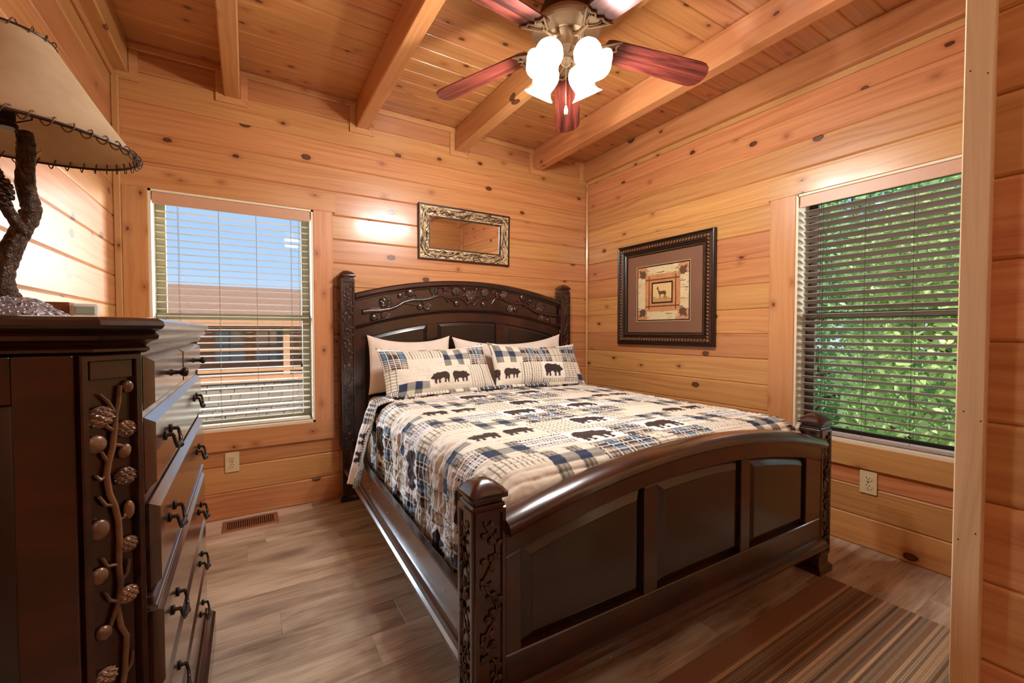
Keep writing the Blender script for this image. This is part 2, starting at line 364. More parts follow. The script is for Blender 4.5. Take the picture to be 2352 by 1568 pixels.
# ------------------------------------------------------------------ room shell
XL = -3.184; CH = .152; CEIL = 2.572; YR = -4.4; YC = -2.66; XC = -1.425
Fb = Matrix.Identity(4)                       # back wall frame, u = X
Fr = R(-90, 'Z')                              # right wall frame, u = -Y
Fl = T(XL, YR, 0) @ R(90, 'Z')                # left wall, u = Y-YR
Fcs = T(XC, 0, 0) @ R(-90, 'Z')               # closet side wall faces -X, u = -Y
Fcb = T(0, YC, 0) @ R(180, 'Z')               # closet back faces +Y, u=-X
Frr = T(0, YR, 0) @ R(180, 'Z')
W = {}
def wall(name, F, u0, u1, D=.14, holes=(), zoff=0.0):
    w = empty(name, kind='structure'); W[name] = w; hh = 0.0; k = 0
    while hh < CEIL+.02:
        z0 = k*CH; H = min(CH, CEIL+.03-z0)
        if H < .02: break
        segs = [(u0, u1)]
        for (a, b, za, zb) in holes:
            if z0+H > za+.001 and z0 < zb-.001:
                segs = [q for (s0, s1) in segs for q in ((s0, min(s1, a)), (max(s0, b), s1)) if q[1]-q[0] > .01]
        for (a, b) in segs: board('log', b-a, D, H, .007, M['pine'], w, F @ T(a, 0, z0+zoff), both=False)
        k += 1; hh = k*CH
    return w
WZ0, WZ1 = .512, 1.835
wall('wall_back', Fb, XL-.14, .14, holes=[(-3.049, -2.255, CH*3, CH*12)])
wall('wall_right', Fr, 0.0, -YC+.04, holes=[(1.735, 2.529, CH*3, CH*12)])
wall('wall_left', Fl, 0.0, -YR, D=.14)
wall('wall_closet_side', Fcs, 2.733, -YR, D=.12)
wall('wall_closet_back', Fcb, 0.0, 1.25, D=.034)
wall('wall_rear', Frr, -XC-.0, -XL+.0, D=.12)

# floor planks (parts of the floor)
fl = empty('floor', kind='structure'); pw = .1625
rows = int((0.02-YR)/pw)+1
ends = {5: -2.24, 6: -1.30, 7: -2.124, 8: -2.25, 11: -1.19, 12: -1.8}
for r in range(-1, rows):
    y1 = -.918+(5-r)*pw
    if y1 > .06: continue
    x = XL-.02; rr = random.Random(r*13+50); first = ends.get(r, None)
    x0 = XL-.02; cuts = []
    c = (first if first is not None else XL+.15+rr.random()*1.1)
    while c < .02: cuts.append(c); c += 1.22
    if first is not None and first-1.22 > XL: cuts.insert(0, first-1.22)
    cuts = sorted(cuts)+[.02]
    for c in cuts:
        if c-x0 > .02:
            key = ('fp', round(c-x0, 3))
            if key not in _cache:
                L = c-x0; b = .0012
                mb = MB(); mb.add([(b, b, 0), (L-b, b, 0), (L-b, pw-b, 0), (b, pw-b, 0), (0, 0, -b), (L, 0, -b), (L, pw, -b), (0, pw, -b), (0, 0, -.012), (L, 0, -.012), (L, pw, -.012), (0, pw, -.012)],
                    [(0,1,2,3),(4,5,1,0),(5,6,2,1),(6,7,3,2),(7,4,0,3),(8,9,5,4),(9,10,6,5),(10,11,7,6),(11,8,4,7),(11,10,9,8)])
                _cache[key] = mb.mesh('plank', M['floor'])
            link('plank', _cache[key], fl, T(x0, y1-pw, 0))
        x0 = c
MB().box(XL-.14, .14, YR-.12, .14, -.2, -.0125).build('subfloor', M['slot'], fl)

# ceiling planks + beams
ce = empty('ceiling', kind='structure'); y = .0; k = 0
ys = [0.0]+[-(.056+.115*i) for i in range(40)]
for a, b in zip(ys[:-1], ys[1:]):
    if a < YR: break
    board('plank', -XL+.02, .02, a-b, .0065, M['pine_ceiling'], ce, T(XL-.01, a, CEIL) @ R(90, 'X'), both=False)
MB().box(XL-.3, .3, YR-.3, .35, CEIL+.021, CEIL+.2).build('roof_deck', M['concrete'], ce)
BW = .078; BH = .162; bx = [XL+.036-BW/2+.0, -2.668, -1.953, -1.253, -.553, -.053+BW/2]
bx[0] = -3.115-BW/2
def beam(x):
    return board('beam', -YR, BH, BW, .006, M['pine_beam'], ce, T(x-BW/2, 0, CEIL) @ R(-90, 'Z') @ R(90, 'X') @ T(0, -BH+.0, -BW) @ T(0, 0, 0), both=True)
for x in bx:
    # length along -Y, width along X, height down from the ceiling
    Mx = Matrix(((0, 0, 1, x-BW/2), (-1, 0, 0, 0), (0, 1, 0, CEIL-BH), (0, 0, 0, 1)))
    board('beam', -YR, BH, BW, .006, M['pine_beam'], ce, Mx)

# trims at the back wall around the beams, ceiling strips, corner strips
def vert(name, F, u0, w, t, z0, z1, mat, parent, proud, b=.003):
    return board(name, z1-z0, t, w, b, mat, parent, F @ T(u0+w, -proud, z0) @ R(-90, 'Y'))
def horiz(name, F, u0, u1, z0, h, t, mat, parent, proud, b=.003):
    return board(name, u1-u0, t, h, b, mat, parent, F @ T(u0, -proud, z0))
def trim(n): return empty('trim_%d' % n, kind='structure')
zb = CEIL-BH
def beam_trim(n, F, u, left=True, right=True):
    tr = trim(n); w = .036
    def mit(poly):
        vs = [(a, -.012, b) for a, b in poly]+[(a, .0, b) for a, b in poly]; m = len(poly)
        return MB().add(vs, [tuple(range(m)), tuple(range(2*m-1, m-1, -1))]+[(i, (i+1) % m, m+(i+1) % m, m+i) for i in range(m)])
    a, b = u-BW/2-.002, u+BW/2+.002
    mit([(a if left else a, zb), (b, zb), (b+w if right else b, zb-w), (a-w if left else a, zb-w)]).build('trim_bottom', M['pine_trim'], tr, F)
    if left: mit([(a-w, zb-w), (a, zb), (a, CEIL-.035), (a-w, CEIL-.035)]).build('trim_side', M['pine_trim'], tr, F)
    if right: mit([(b, zb), (b+w, zb-w), (b+w, CEIL-.035), (b, CEIL-.035)]).build('trim_side', M['pine_trim'], tr, F)
for i, x in enumerate(bx): beam_trim(i+1, Fb, x, left=i > 0, right=i < 5)
tr = trim(7)
for i in range(5): horiz('trim_strip', Fb, bx[i]+BW/2, bx[i+1]-BW/2, CEIL-.036, .036, .016, M['pine_trim'], tr, .016)
tr = trim(8); vert('corner_strip', Fb, -.022, .022, .022, 0, zb-.03, M['pine_trim'], tr, .022, .008)
tr = trim(9); vert('corner_strip', Fb, XL, .03, .02, 0, zb-.03, M['pine_trim'], tr, .02, .004)
tr = trim(10); horiz('trim_strip', Fr, .02, -YC, zb-.034, .034, .014, M['pine_trim'], tr, .014)
tr = trim(11); horiz('trim_strip', Fl, 0, -YR-.02, zb-.034, .034, .014, M['pine_trim'], tr, .014)
# closet back wall trims seen in the mirror
tr = trim(12); vert('corner_strip', Fcb, 0.0, .03, .02, 0, zb-.03, M['pine_trim'], tr, .02, .004)
beam_trim(13, Fcb, .553)
beam_trim(14, Fcb, -bx[5], left=False)
tr = trim(15); horiz('trim_strip', Fcb, .05, 1.24, CEIL-.036, .036, .016, M['pine_trim'], tr, .016)
# raw post that ends the closet wall
post = tag(empty('wall_post', (XC-.018, -2.733, 0)), 'structure')
Mx = Matrix(((0, 1, 0, 0), (0, 0, 1, 0), (1, 0, 0, 0), (0, 0, 0, 1)))
board('post_board', CEIL, .19, .0395, .002, M['pine_raw'], post, Mx)
for (px, pz) in ((.006, 2.02), (.012, 2.02), (.033, 2.05), (.008, 1.56), (.031, 1.575), (.005, .915), (.028, .93), (.008, .70), (.031, .68), (.006, .16), (.03, .12)):
    MB().ell((0, px, pz-.0), (.0006, .0012, .0016)).build('nail_head', M['slot'], post)

# ------------------------------------------------------------------ windows
def window(n, F, u0, u1, label_side, hdr0, hdr1, ap0, ap1, casL, casR):
    w = empty('window_%d' % n, kind='structure')
    tt = .016
    horiz('window_header', F, hdr0, hdr1, WZ1, .118, tt, M['pine_trim'], w, tt)
    horiz('window_apron', F, ap0, ap1, WZ0-.115, .115, tt, M['pine_trim'], w, tt)
    if casL: vert('window_casing', F, u0-casL, casL, tt-.001, WZ0, WZ1, M['pine_trim'], w, tt-.001)
    if casR: vert('window_casing', F, u1, casR, tt-.001, WZ0, WZ1, M['pine_trim'], w, tt-.001)
    # liner of the opening
    for a, b, c, d in ((u0, u0+.012, WZ0, WZ1), (u1-.012, u1, WZ0, WZ1), (u0, u1, WZ0, WZ0+.014), (u0, u1, WZ1-.012, WZ1)):
        MB().box(a, b, -.012, .16, c, d).build('jamb_liner', M['cream'], w, F)
    for a, b in ((u0-.004, u0), (u1, u1+.004)): pass
    zm = 1.165; sashm = M['olive'] if n == 1 else M['bronze']
    for (z0, z1, dp) in ((WZ0+.014, zm+.02, .088), (zm-.015, WZ1-.012, .112)):
        s = empty('sash'); s.parent = w; s.matrix_basis = F
        a, b = u0+.012, u1-.012
        MB().box(a, a+.045, dp, dp+.024, z0, z1, .003).build('stile', sashm, s)
        MB().box(b-.045, b, dp, dp+.024, z0, z1, .003).build('stile', sashm, s)
        MB().box(a+.045, b-.045, dp, dp+.024, z0, z0+.035, .003).build('rail', sashm, s)
        MB().box(a+.045, b-.045, dp, dp+.024, z1-.035, z1, .003).build('rail', sashm, s)
        MB().box(a+.04, b-.04, dp+.010, dp+.014, z0+.03, z1-.03).build('pane', M['glass'], s)
    return w
window(1, Fb, -3.049, -2.255, 'back', -3.154, -2.127, -3.154, -2.142, .105, .113)
window(2, Fr, 1.735, 2.529, 'right', 1.583, 2.65, 1.595, 2.65, .138, .12)

def blind(F, u0, u1, tilt, slatm, label, valm, npull, cordm, bottomm, w=.05):
    if tilt < 0: w = .044
    b = empty('window_blind', label=label, cat='blind', Mx=F @ T(0, 0, 0))
    zt = WZ1-.012; dm = .046
    MB().box(u0+.004, u1-.004, -.006, .006, zt-.062, zt, .002).build('valance', valm, b)
    MB().box(u0+.006, u1-.006, .010, .062, zt-.045, zt, .003).build('headrail', slatm, b)
    pitch = .0378; n = 31; L = u1-u0-.024
    sec = [(-w/2, 0), (-w/4, .0015), (0, .0022), (w/4, .0015), (w/2, 0)]
    vs = []; t_ = .0026
    for x in (0, L):
        vs += [(x, y_, z_) for y_, z_ in sec]+[(x, y_, z_-t_) for y_, z_ in sec[::-1]]
    m = 10; fs = [(k, (k+1) % m, m+(k+1) % m, m+k) for k in range(m)]+[tuple(range(m-1, -1, -1)), tuple(range(m, 2*m))]
    me = MB().add(vs, fs).mesh('slat', slatm)
    for i in range(n):
        z = zt-.088-i*pitch
        if z < WZ0+.045: break
        link('slat', me, b, T(u0+.012, dm, z) @ R(-tilt+random.uniform(-.6, .6), 'X'))
        zl = z
    MB().box(u0+.012, u1-.012, dm-.024, dm+.024, WZ0+.017, WZ0+.034, .003).build('bottom_rail', bottomm, b)
    for f in ((.14, .38, .62, .86) if n else ()):
        x = u0+f*(u1-u0); mb = MB()
        for yy in (dm-.024, dm+.024): mb.tube([(x, yy, zt-.05), (x, yy, WZ0+.03)], .0009, 5)
        mb.build('ladder_cord', cordm, b)
    for j in range(2):
        x = u0+npull+j*.009; mb = MB().tube([(x, -.008, zt-.06), (x, -.008, zt-.88-j*.05)], .0011, 5)
        o = mb.build('pull_cord', cordm, b)
        MB().lathe([(.001, .03), (.005, .022), (.0065, .008), (.005, 0), (0, 0)], 10, T(x, -.008, zt-.91-j*.05)).build('cord_tassel', M['cordd'], o)
    return b
blind(Fb, -3.037, -2.267, -5, M['slat_white'], 'white horizontal slat blind over the window beside the bed headboard', M['valance'], .70, M['cord'], M['slat_white'])
blind(Fr, 1.747, 2.517, 20, M['slat_wood'], 'taupe horizontal slat blind over the window with green trees outside', M['valance'], .10, M['cordd'], M['slat_wood'])

# ------------------------------------------------------------------ outlets, floor vent
def outlet(F, u, z, label):
    o = empty('wall_outlet', label=label, cat='outlet', group='ivory wall outlets', Mx=F @ T(u, -.001, z))
    MB().box(-.035, .035, -.006, 0, -.057, .057, .0025).build('cover_plate', M['ivory'], o)
    for s in (1, -1):
        q = MB(); n = 20; pts = [(.016*cos(2*pi*k/n), max(-.013, min(.013, .017*sin(2*pi*k/n)))) for k in range(n)]
        vs = [(a, -.0085, b) for a, b in pts]+[(a, -.004, b) for a, b in pts]
        q.add(vs, [tuple(range(n))]+[(i, (i+1) % n, n+(i+1) % n, n+i) for i in range(n)], T(0, 0, s*.0205))
        r = q.build('socket', M['ivory'], o)
        MB().box(-.0075, -.0052, -.0092, -.008, .0165*s+.001+.002*s, .0165*s+.010+.002*s).box(.0052, .0075, -.0092, -.008, .0165*s+.002+.002*s, .0165*s+.009+.002*s).tube([(0, -.0092, .0205*s-.006), (0, -.008, .0205*s-.006)], .0024, 8).build('slot', M['slot'], r)
    MB().tube([(0, -.0075, 0), (0, -.005, 0)], .003, 10).build('screw', M['bronzemetal'], o)
outlet(Fb, -2.697, .327, 'ivory duplex outlet on the log wall under the window beside the headboard')
outlet(Fr, 2.081, .333, 'ivory duplex outlet on the log wall near the footboard and raw post')
v = empty('floor_vent', (-2.61, -.125, 0), label='tan metal floor register with dark slots below the back window', cat='vent')
MB().ring(lambda i: [(-.137+i, -.078+i), (.137-i, -.078+i), (.137-i, .078-i), (-.137+i, .078-i)], [(0, 0.0), (.003, .005), (.024, .005), (.024, 0.0)], Matrix(((1,0,0,0),(0,0,1,0),(0,1,0,0),(0,0,0,1)))).build('vent_frame', M['ventm'], v)
MB().box(-.113, .113, -.054, .054, .0003, .0010).build('vent_well', M['slot'], v)
for i in range(21): MB().box(-.108+i*.0105, -.108+i*.0105+.0038, -.054, .054, .0008, .0045).build('louver', M['ventm'], v)
MB().box(-.002, .002, -.054, .054, .001, .0048).build('center_bar', M['ventm'], v)

# ------------------------------------------------------------------ carved ornament
def vine(parent, x0, x1, z0, z1, y, sgn=-1, seed=1, scale=1.0, mat=None, parts=True, amp=.3):
    """pine branch relief in the local XZ plane, standing proud of y."""
    rn = random.Random(seed); mat = mat or M['carve']; w = x1-x0; xc = (x0+x1)/2; H = z1-z0
    n = max(8, int(H/(w*.45))); pts = []
    for i in range(n+1):
        f = i/n; pts.append((xc+w*amp*sin(i*1.15+seed), y+sgn*.003*scale, z0+H*f))
    P = []
    for i in range(n):
        for j in range(4):
            t = j/4; a, b = pts[i], pts[i+1]; s = t*t*(3-2*t) if False else t; P.append(tuple(a[k]*(1-s)+b[k]*s for k in range(3)))
    P.append(pts[-1]); mb = MB(); r = w*.045
    mb.tube(P, [r*(.9+.3*sin(k)) for k in range(len(P))], 7)
    cones = []; buds = []
    for i in range(1, n*2):
        q = P[i*2]; side = 1 if i % 2 else -1; L = w*rn.uniform(.18, .32); a = rn.uniform(.3, .8)
        ex = min(x1-w*.1, max(x0+w*.1, q[0]+side*L)); e = (ex, y+sgn*.004*scale, q[2]+L*a*rn.choice((1, 1, -1)))
        mb.tube([q, ((q[0]+e[0])/2, q[1], (q[2]+e[2])/2+.1*L), e], [r*.8, r*.6, r*.4], 6)
        (cones if rn.random() < .45 else buds).append((e, rn.uniform(.10, .145)*w, rn.uniform(-40, 40)))
    o = mb.build('carved_branch', mat, parent, smooth=True)
    Cm = None
    for kind, L in (('carved_cone', cones), ('carved_bud', buds)):
        acc = MB()
        for (e, s, rot) in L:
            Tm = T(*e) @ R(rot, 'Y')
            m_ = MB()
            if kind == 'carved_cone': m_.ell((0, 0, 0), (s, s*.55, s*1.2), None, 28, 18, .22)
            else: m_.ell((0, 0, 0), (s*.8, s*.4, s*1.1), None, 10, 7)
            if parts: m_.build(kind, mat, parent, Tm, smooth=(kind == 'carved_bud'))
            else: acc.add(m_.v, m_.f, Tm)
        if not parts and acc.v: tag(acc.build(kind, mat, o, smooth=False), 'stuff')
    return o

# ------------------------------------------------------------------ bed
PH = -.0233; BO = (-1.203, -.06, 0)
bed = empty('bed', BO, PH, label='dark carved wooden bed with arched headboard and panelled footboard', cat='bed')
def bedp(y0=0): return None
def arch_shape(x0, x1, zb_, zt_, n=28):
    """zb_, zt_: functions of x"""
    def f(i):
        a, b = x0+i, x1-i
        xs = [a+(b-a)*k/(n-1) for k in range(n)]
        return [(x, zb_(x)+i) for x in xs]+[(x, zt_(x)-i) for x in xs[::-1]]
    return f
def slab(shape, y0, y1, b=.004):  # y0 front (more negative)
    return MB().loops(shape, [(0, y1), (0, y0+b), (b, y0)])
hbt = lambda x: 1.447-.12*(x/.82)**2
hbm = lambda x: 1.228-.125*(x/.82)**2
hbp = lambda x: 1.150-.125*(x/.80)**2
# head posts
def bed_post(x, yf, H, wd, name, seed, capped=True):
    p = empty(name); p.parent = bed; p.location = (x, yf+wd/2, 0); h = wd/2
    MB().box(-h, h, -h, h, .0, H, .004).build('post_shaft', M['dark'], p)
    MB().ring(lambda i: [(-h-.012+i, -h-.012+i), (h+.012-i, -h-.012+i), (h+.012-i, h+.012-i), (-h-.012+i, h+.012-i)], [(0, 0.0), (0, .022), (.006, .032), (.012, .036), (.013, 0.0)], Matrix(((1,0,0,0),(0,0,1,0),(0,1,0,0),(0,0,0,1)))).build('post_foot', M['dark'], p)
    # cap: recessed neck, then a pillow shaped top
    mb = MB().box(-h+.006, h-.006, -h+.006, h-.006, H, H+.012, .001); q = h+.006
    n = 9; vs = []; fs = []
    for j in range(n+1):
        for i in range(n+1):
            a, b = i/n*2-1, j/n*2-1; vs.append((a*q, b*q, H+.026+.030*(1-max(abs(a), abs(b))**2.0)))
    for j in range(n):
        for i in range(n): fs.append((j*(n+1)+i, j*(n+1)+i+1, (j+1)*(n+1)+i+1, (j+1)*(n+1)+i))
    mb.add(vs, fs); mb.box(-q, q, -q, q, H+.012, H+.027, .004)
    smooth_sharp(mb.build('post_cap', M['dark'], p), 40)
    # recessed carved fields on front and left faces: thin frames around them
    for rot, sd in ((0, seed), (-90, seed+3)):
        fr = empty('carved_field'); fr.parent = p; fr.matrix_basis = R(rot, 'Z')
        zf0, zf1 = (.56 if H > 1 else .10), H-.03
        if H > 1: zf0 = .35
        sh = lambda i: [(-h+.0+i, zf0-.02+i), (h-.0-i, zf0-.02+i), (h-i, zf1+.02-i), (-h+i, zf1+.02-i)]
        MB().ring(sh, [(.0, -h-.0005), (.002, -h-.006), (.012, -h-.006), (.015, -h-.0005)]).build('field_frame', M['dark'], fr)
        vine(fr, -h+.014, h-.014, zf0+.01, zf1-.01, -h-.001, -1, sd, 1.0, M['carve'], parts=False)
    return p
bed_post(-.866, -.055, 1.415, .086, 'head_post', 2); bed_post(.855, -.055, 1.415, .086, 'head_post', 5)
bed_post(-.858, -1.985, .655, .088, 'foot_post', 9); bed_post(.825, -1.985, .655, .088, 'foot_post', 12)
hb = empty('headboard'); hb.parent = bed
fx = lambda z: (lambda x: z)
slab(arch_shape(-.825, .815, fx(.30), hbt), -.018, .02).build('headboard_back', M['dark'], hb)
def strip(x0, x1, zlo, zhi, y0, y1, nm, mat, par, b=.005): return smooth_sharp(slab(arch_shape(x0, x1, zlo, zhi, 40), y0, y1, b).build(nm, mat, par), 30)
strip(-.825, .815, lambda x: hbt(x)-.038, hbt, -.046, .03, 'top_moulding', M['dark'], hb, .009)
strip(-.825, .815, lambda x: hbt(x)-.050, lambda x: hbt(x)-.038, -.034, .0, 'moulding_lip', M['dark'], hb, .004)
strip(-.825, .815, hbm, lambda x: hbm(x)+.016, -.040, .0, 'lower_moulding', M['dark'], hb, .006)
strip(-.825, .815, lambda x: hbm(x)-.010, hbm, -.034, .0, 'moulding_lip', M['dark'], hb, .004)
strip(-.825, .815, hbp, lambda x: hbm(x)-.010, -.026, .0, 'headboard_rail', M['dark'], hb, .002)
for a, b in ((-.825, -.752), (-.338, -.258), (.212, .290), (.735, .815)): strip(a, b, fx(.32), lambda x: hbp(x)+.004, -.0245, .0, 'stile', M['dark'], hb, .002)
def raised_panel(x0, x1, zlo, zhi, y, mat, par, rise=.016, bev=.030):
    sh = arch_shape(x0, x1, zlo, zhi, 26)
    return smooth_sharp(MB().loops(sh, [(0, y+.006), (.0, y), (.004, y-.002), (bev, y-rise), (bev+.003, y-rise+.0015), (bev+.006, y-rise+.0015)]).build('raised_panel', mat, par), 25)
for a, b in ((-.752, -.338), (-.258, .212), (.290, .735)): raised_panel(a, b, fx(.36), lambda x: hbp(x), -.018, M['dark_panel'], hb, .010, .024)
# carved pine branches on the headboard, mirrored left and right
def head_branch(sg):
    def at(x, dz): X = sg*x; return (X, -.024, (hbt(X)-.05+hbm(X)+.016)/2+dz)
    mid = [(.77, -.005), (.72, -.010), (.66, -.022), (.60, -.026), (.55, -.018), (.50, .004), (.44, .012), (.38, .004), (.32, .006), (.27, .022), (.22, .026), (.18, .008), (.13, .006), (.08, .018), (.035, .034)]
    br = MB(); rs = [.017, .0165, .015, .0135, .012, .011, .010, .0095, .009, .0088, .008, .0075, .007, .006, .005]
    br.tube([at(a, b) for a, b in mid], rs, 9)
    twigs = [((.55, -.018), (.50, .03), (.46, .055)), ((.50, .004), (.47, .030), (.485, .06)), ((.58, -.024), (.61, -.045), (.635, -.055)), ((.50, .0), (.44, -.018), (.39, -.03)),
             ((.38, .004), (.36, -.02), (.335, -.042)), ((.30, .01), (.285, .035), (.27, .05)), ((.22, .026), (.21, .045), (.215, .062)), ((.22, .024), (.19, .0), (.175, -.03)),
             ((.18, .006), (.14, -.018), (.11, -.028)), ((.13, .006), (.12, .03), (.125, .045)), ((.10, .012), (.06, -.01), (.02, -.045)), ((.06, .02), (.03, .044), (.045, .062)), ((.66, -.022), (.64, .0), (.62, .012)),
             ((.27, .022), (.25, .045), (.262, .06)), ((.44, .012), (.41, .03), (.42, .045)), ((.035, -.035), (.0, -.02), (-.01, .0)), ((.72, -.012), (.70, -.035), (.68, -.05))]
    for t in twigs: br.tube([at(*q) for q in t], [.0065, .0055, .004], 7)
    smooth_sharp(br.build('carved_branch', M['dark'], hb), 60)
    for (x, dz, s, rot) in ((.62, .022, .030, -10), (.625, -.062, .020, 60), (.285, .062, .021, -15), (.335, -.048, .020, 70), (.118, .052, .022, 0), (.018, .030, .020, 15), (.19, .07, .012, 0)):
        m_ = MB().ell((0, 0, 0), (s*1.25, s*.6, s*1.45), None, 32, 20, .2); m_.build('pinecone', M['carve'], hb, T(*at(x, dz)) @ R(rot*sg, 'Y'))
    for (x, dz, s, rot) in ((.455, .062, .026, 30), (.525, .052, .015, 0), (.70, -.060, .022, -20), (.385, -.042, .019, 50), (.11, -.036, .021, 20), (.20, .074, .016, 0), (.05, .070, .014, 40), (-.01, -.002, .017, 0)):
        MB().ell((0, 0, 0), (s*1.2, s*.5, s*1.1), None, 16, 10).build('carved_bud', M['dark'], hb, T(*at(x, dz)) @ R(rot*sg, 'Y'), smooth=True)
head_branch(-1); head_branch(1)
# footboard
fb = empty('footboard'); fb.parent = bed
ft = lambda x: .700-.100*((x+.016)/.80)**2
fxl, fxr = -.816, .783
FY = -1.955
slab(arch_shape(fxl, fxr, fx(.13), lambda x: ft(x)-.01), FY-.008, FY+.012).build('footboard_back', M['dark_panel'], fb)
def caprail():
    n = 44; prof = [(-.056, -.026), (-.062, -.018), (-.060, -.006), (-.050, .004), (-.030, .012), (-.006, .015), (.016, .012), (.030, .004), (.036, -.006), (.034, -.022)]
    vs = []; fs = []; m = len(prof)
    for k in range(n):
        x = fxl+(fxr-fxl)*k/(n-1)
        for (yy, zz) in prof: vs.append((x, FY+yy, ft(x)+zz))
    for k in range(n-1):
        for j in range(m): fs.append((k*m+j, k*m+(j+1) % m, (k+1)*m+(j+1) % m, (k+1)*m+j))
    fs += [tuple(range(m-1, -1, -1)), tuple((n-1)*m+j for j in range(m))]
    return smooth_sharp(MB().add(vs, fs).build('cap_rail', M['dark'], fb), 40)
caprail()
strip(fxl, fxr, lambda x: ft(x)-.032, lambda x: ft(x)-.022, FY-.044, FY, 'cap_moulding', M['dark'], fb, .004)
fpt = lambda x: ft(x)-.088
strip(fxl, fxr, fpt, lambda x: ft(x)-.028, FY-.034, FY, 'footboard_rail', M['dark'], fb, .003)
strip(fxl, fxr, fx(.165), fx(.258), FY-.034, FY, 'footboard_rail', M['dark'], fb, .003)
for a, b in ((fxl, -.768), (-.318, -.258), (.190, .246), (.655, fxr)): strip(a, b, fx(.2585), lambda x: fpt(x)-.0005, FY-.0335, FY, 'stile', M['dark'], fb, .003)
for a, b in ((-.768, -.318), (-.258, .190), (.246, .655)): raised_panel(a, b, fx(.2585), fpt, FY-.010, M['dark_panel'], fb, .020, .032)
bm_ = MB(); vs = []; fs = []; prof = [(-.034, .172), (-.046, .170), (-.050, .162), (-.062, .158), (-.070, .148), (-.066, .138), (-.054, .134), (-.050, .124), (-.034, .120), (0, .120), (0, .172)]; m = len(prof)
for x in (fxl+.0, fxr): vs += [(x, FY+a, b) for a, b in prof]
fs = [(k, (k+1) % m, m+(k+1) % m, m+k) for k in range(m)]+[tuple(range(m-1, -1, -1)), tuple(range(m, 2*m))]
MB().add(vs, fs).build('base_moulding', M['dark'], fb)
# side rails
for sg in (-1, 1):
    xs = -.868 if sg < 0 else .842
    r = MB().box(min(xs, xs-sg*.028), max(xs, xs-sg*.028), -1.90, -.05, .205, .345, .003).build('side_rail', M['dark'], bed)
    prof = [(0, .226), (.008, .224), (.012, .216), (.022, .212), (.030, .204), (.032, .196), (.026, .190), (.016, .188), (.012, .180), (0, .178), (-.026, .178), (-.026, .206), (0, .206)]
    vs = [(xs+sg*a, y_, b) for y_ in (-1.895, -.055) for a, b in prof]; m = len(prof)
    MB().add(vs, [(k, (k+1) % m, m+(k+1) % m, m+k) for k in range(m)]+[tuple(range(m-1, -1, -1)), tuple(range(m, 2*m))]).build('rail_moulding', M['dark'], r)
    for yy, zz in ((-.62, .285), (-.66, .262), (-1.02, .282), (-1.05, .24), (-1.42, .28), (-1.70, .29)):
        MB().ell((xs+sg*.0005, yy, zz), (.0012, .004, .004), None, 8, 5).build('screw_cap', M['cream'], r)
BM = Matrix.Translation(BO) @ Matrix.Rotation(PH, 4, 'Z')
for y in (-.5, -.95, -1.4): MB().box(-.838, .812, y-.03, y+.03, .215, .235).build('cross_slat', M['pine_raw'], bed)

# ------------------------------------------------------------------ patchwork colour maps
CREAM = lin(228, 220, 204)[:3]; WHT = lin(238, 238, 234)[:3]; NAVY = lin(40, 54, 84)[:3]; GREY = lin(152, 150, 142)[:3]; BRN = lin(58, 42, 34)[:3]; BLU = lin(96, 130, 154)[:3]; TAN = lin(196, 172, 128)[:3]; OLV = lin(104, 100, 80)[:3]
BEAR = [(-.02,.34),(.0,.29),(.08,.27),(.14,.23),(.17,.14),(.16,.04),(.19,0),(.27,0),(.28,.05),(.26,.10),(.30,.20),(.34,.22),(.37,.10),(.36,.03),(.40,0),(.46,.01),(.47,.06),(.45,.16),(.52,.24),(.64,.24),(.68,.16),(.65,.05),(.68,0),(.77,0),(.77,.06),(.76,.12),(.80,.17),(.84,.07),(.85,0),(.94,0),(.95,.06),(.94,.15),(.98,.28),(1.,.42),(.97,.54),(.88,.62),(.74,.65),(.58,.61),(.44,.60),(.34,.63),(.26,.57),(.20,.54),(.17,.575),(.14,.57),(.135,.52),(.09,.46),(.04,.40)]
def inpoly(x, y, P):
    c = np.zeros(x.shape, bool); n = len(P); j = n-1
    for i in range(n):
        xi, yi = P[i]; xj, yj = P[j]
        m = ((yi > y) != (yj > y)) & (x < (xj-xi)*(y-yi)/(yj-yi+1e-12)+xi); c ^= m; j = i
    return c
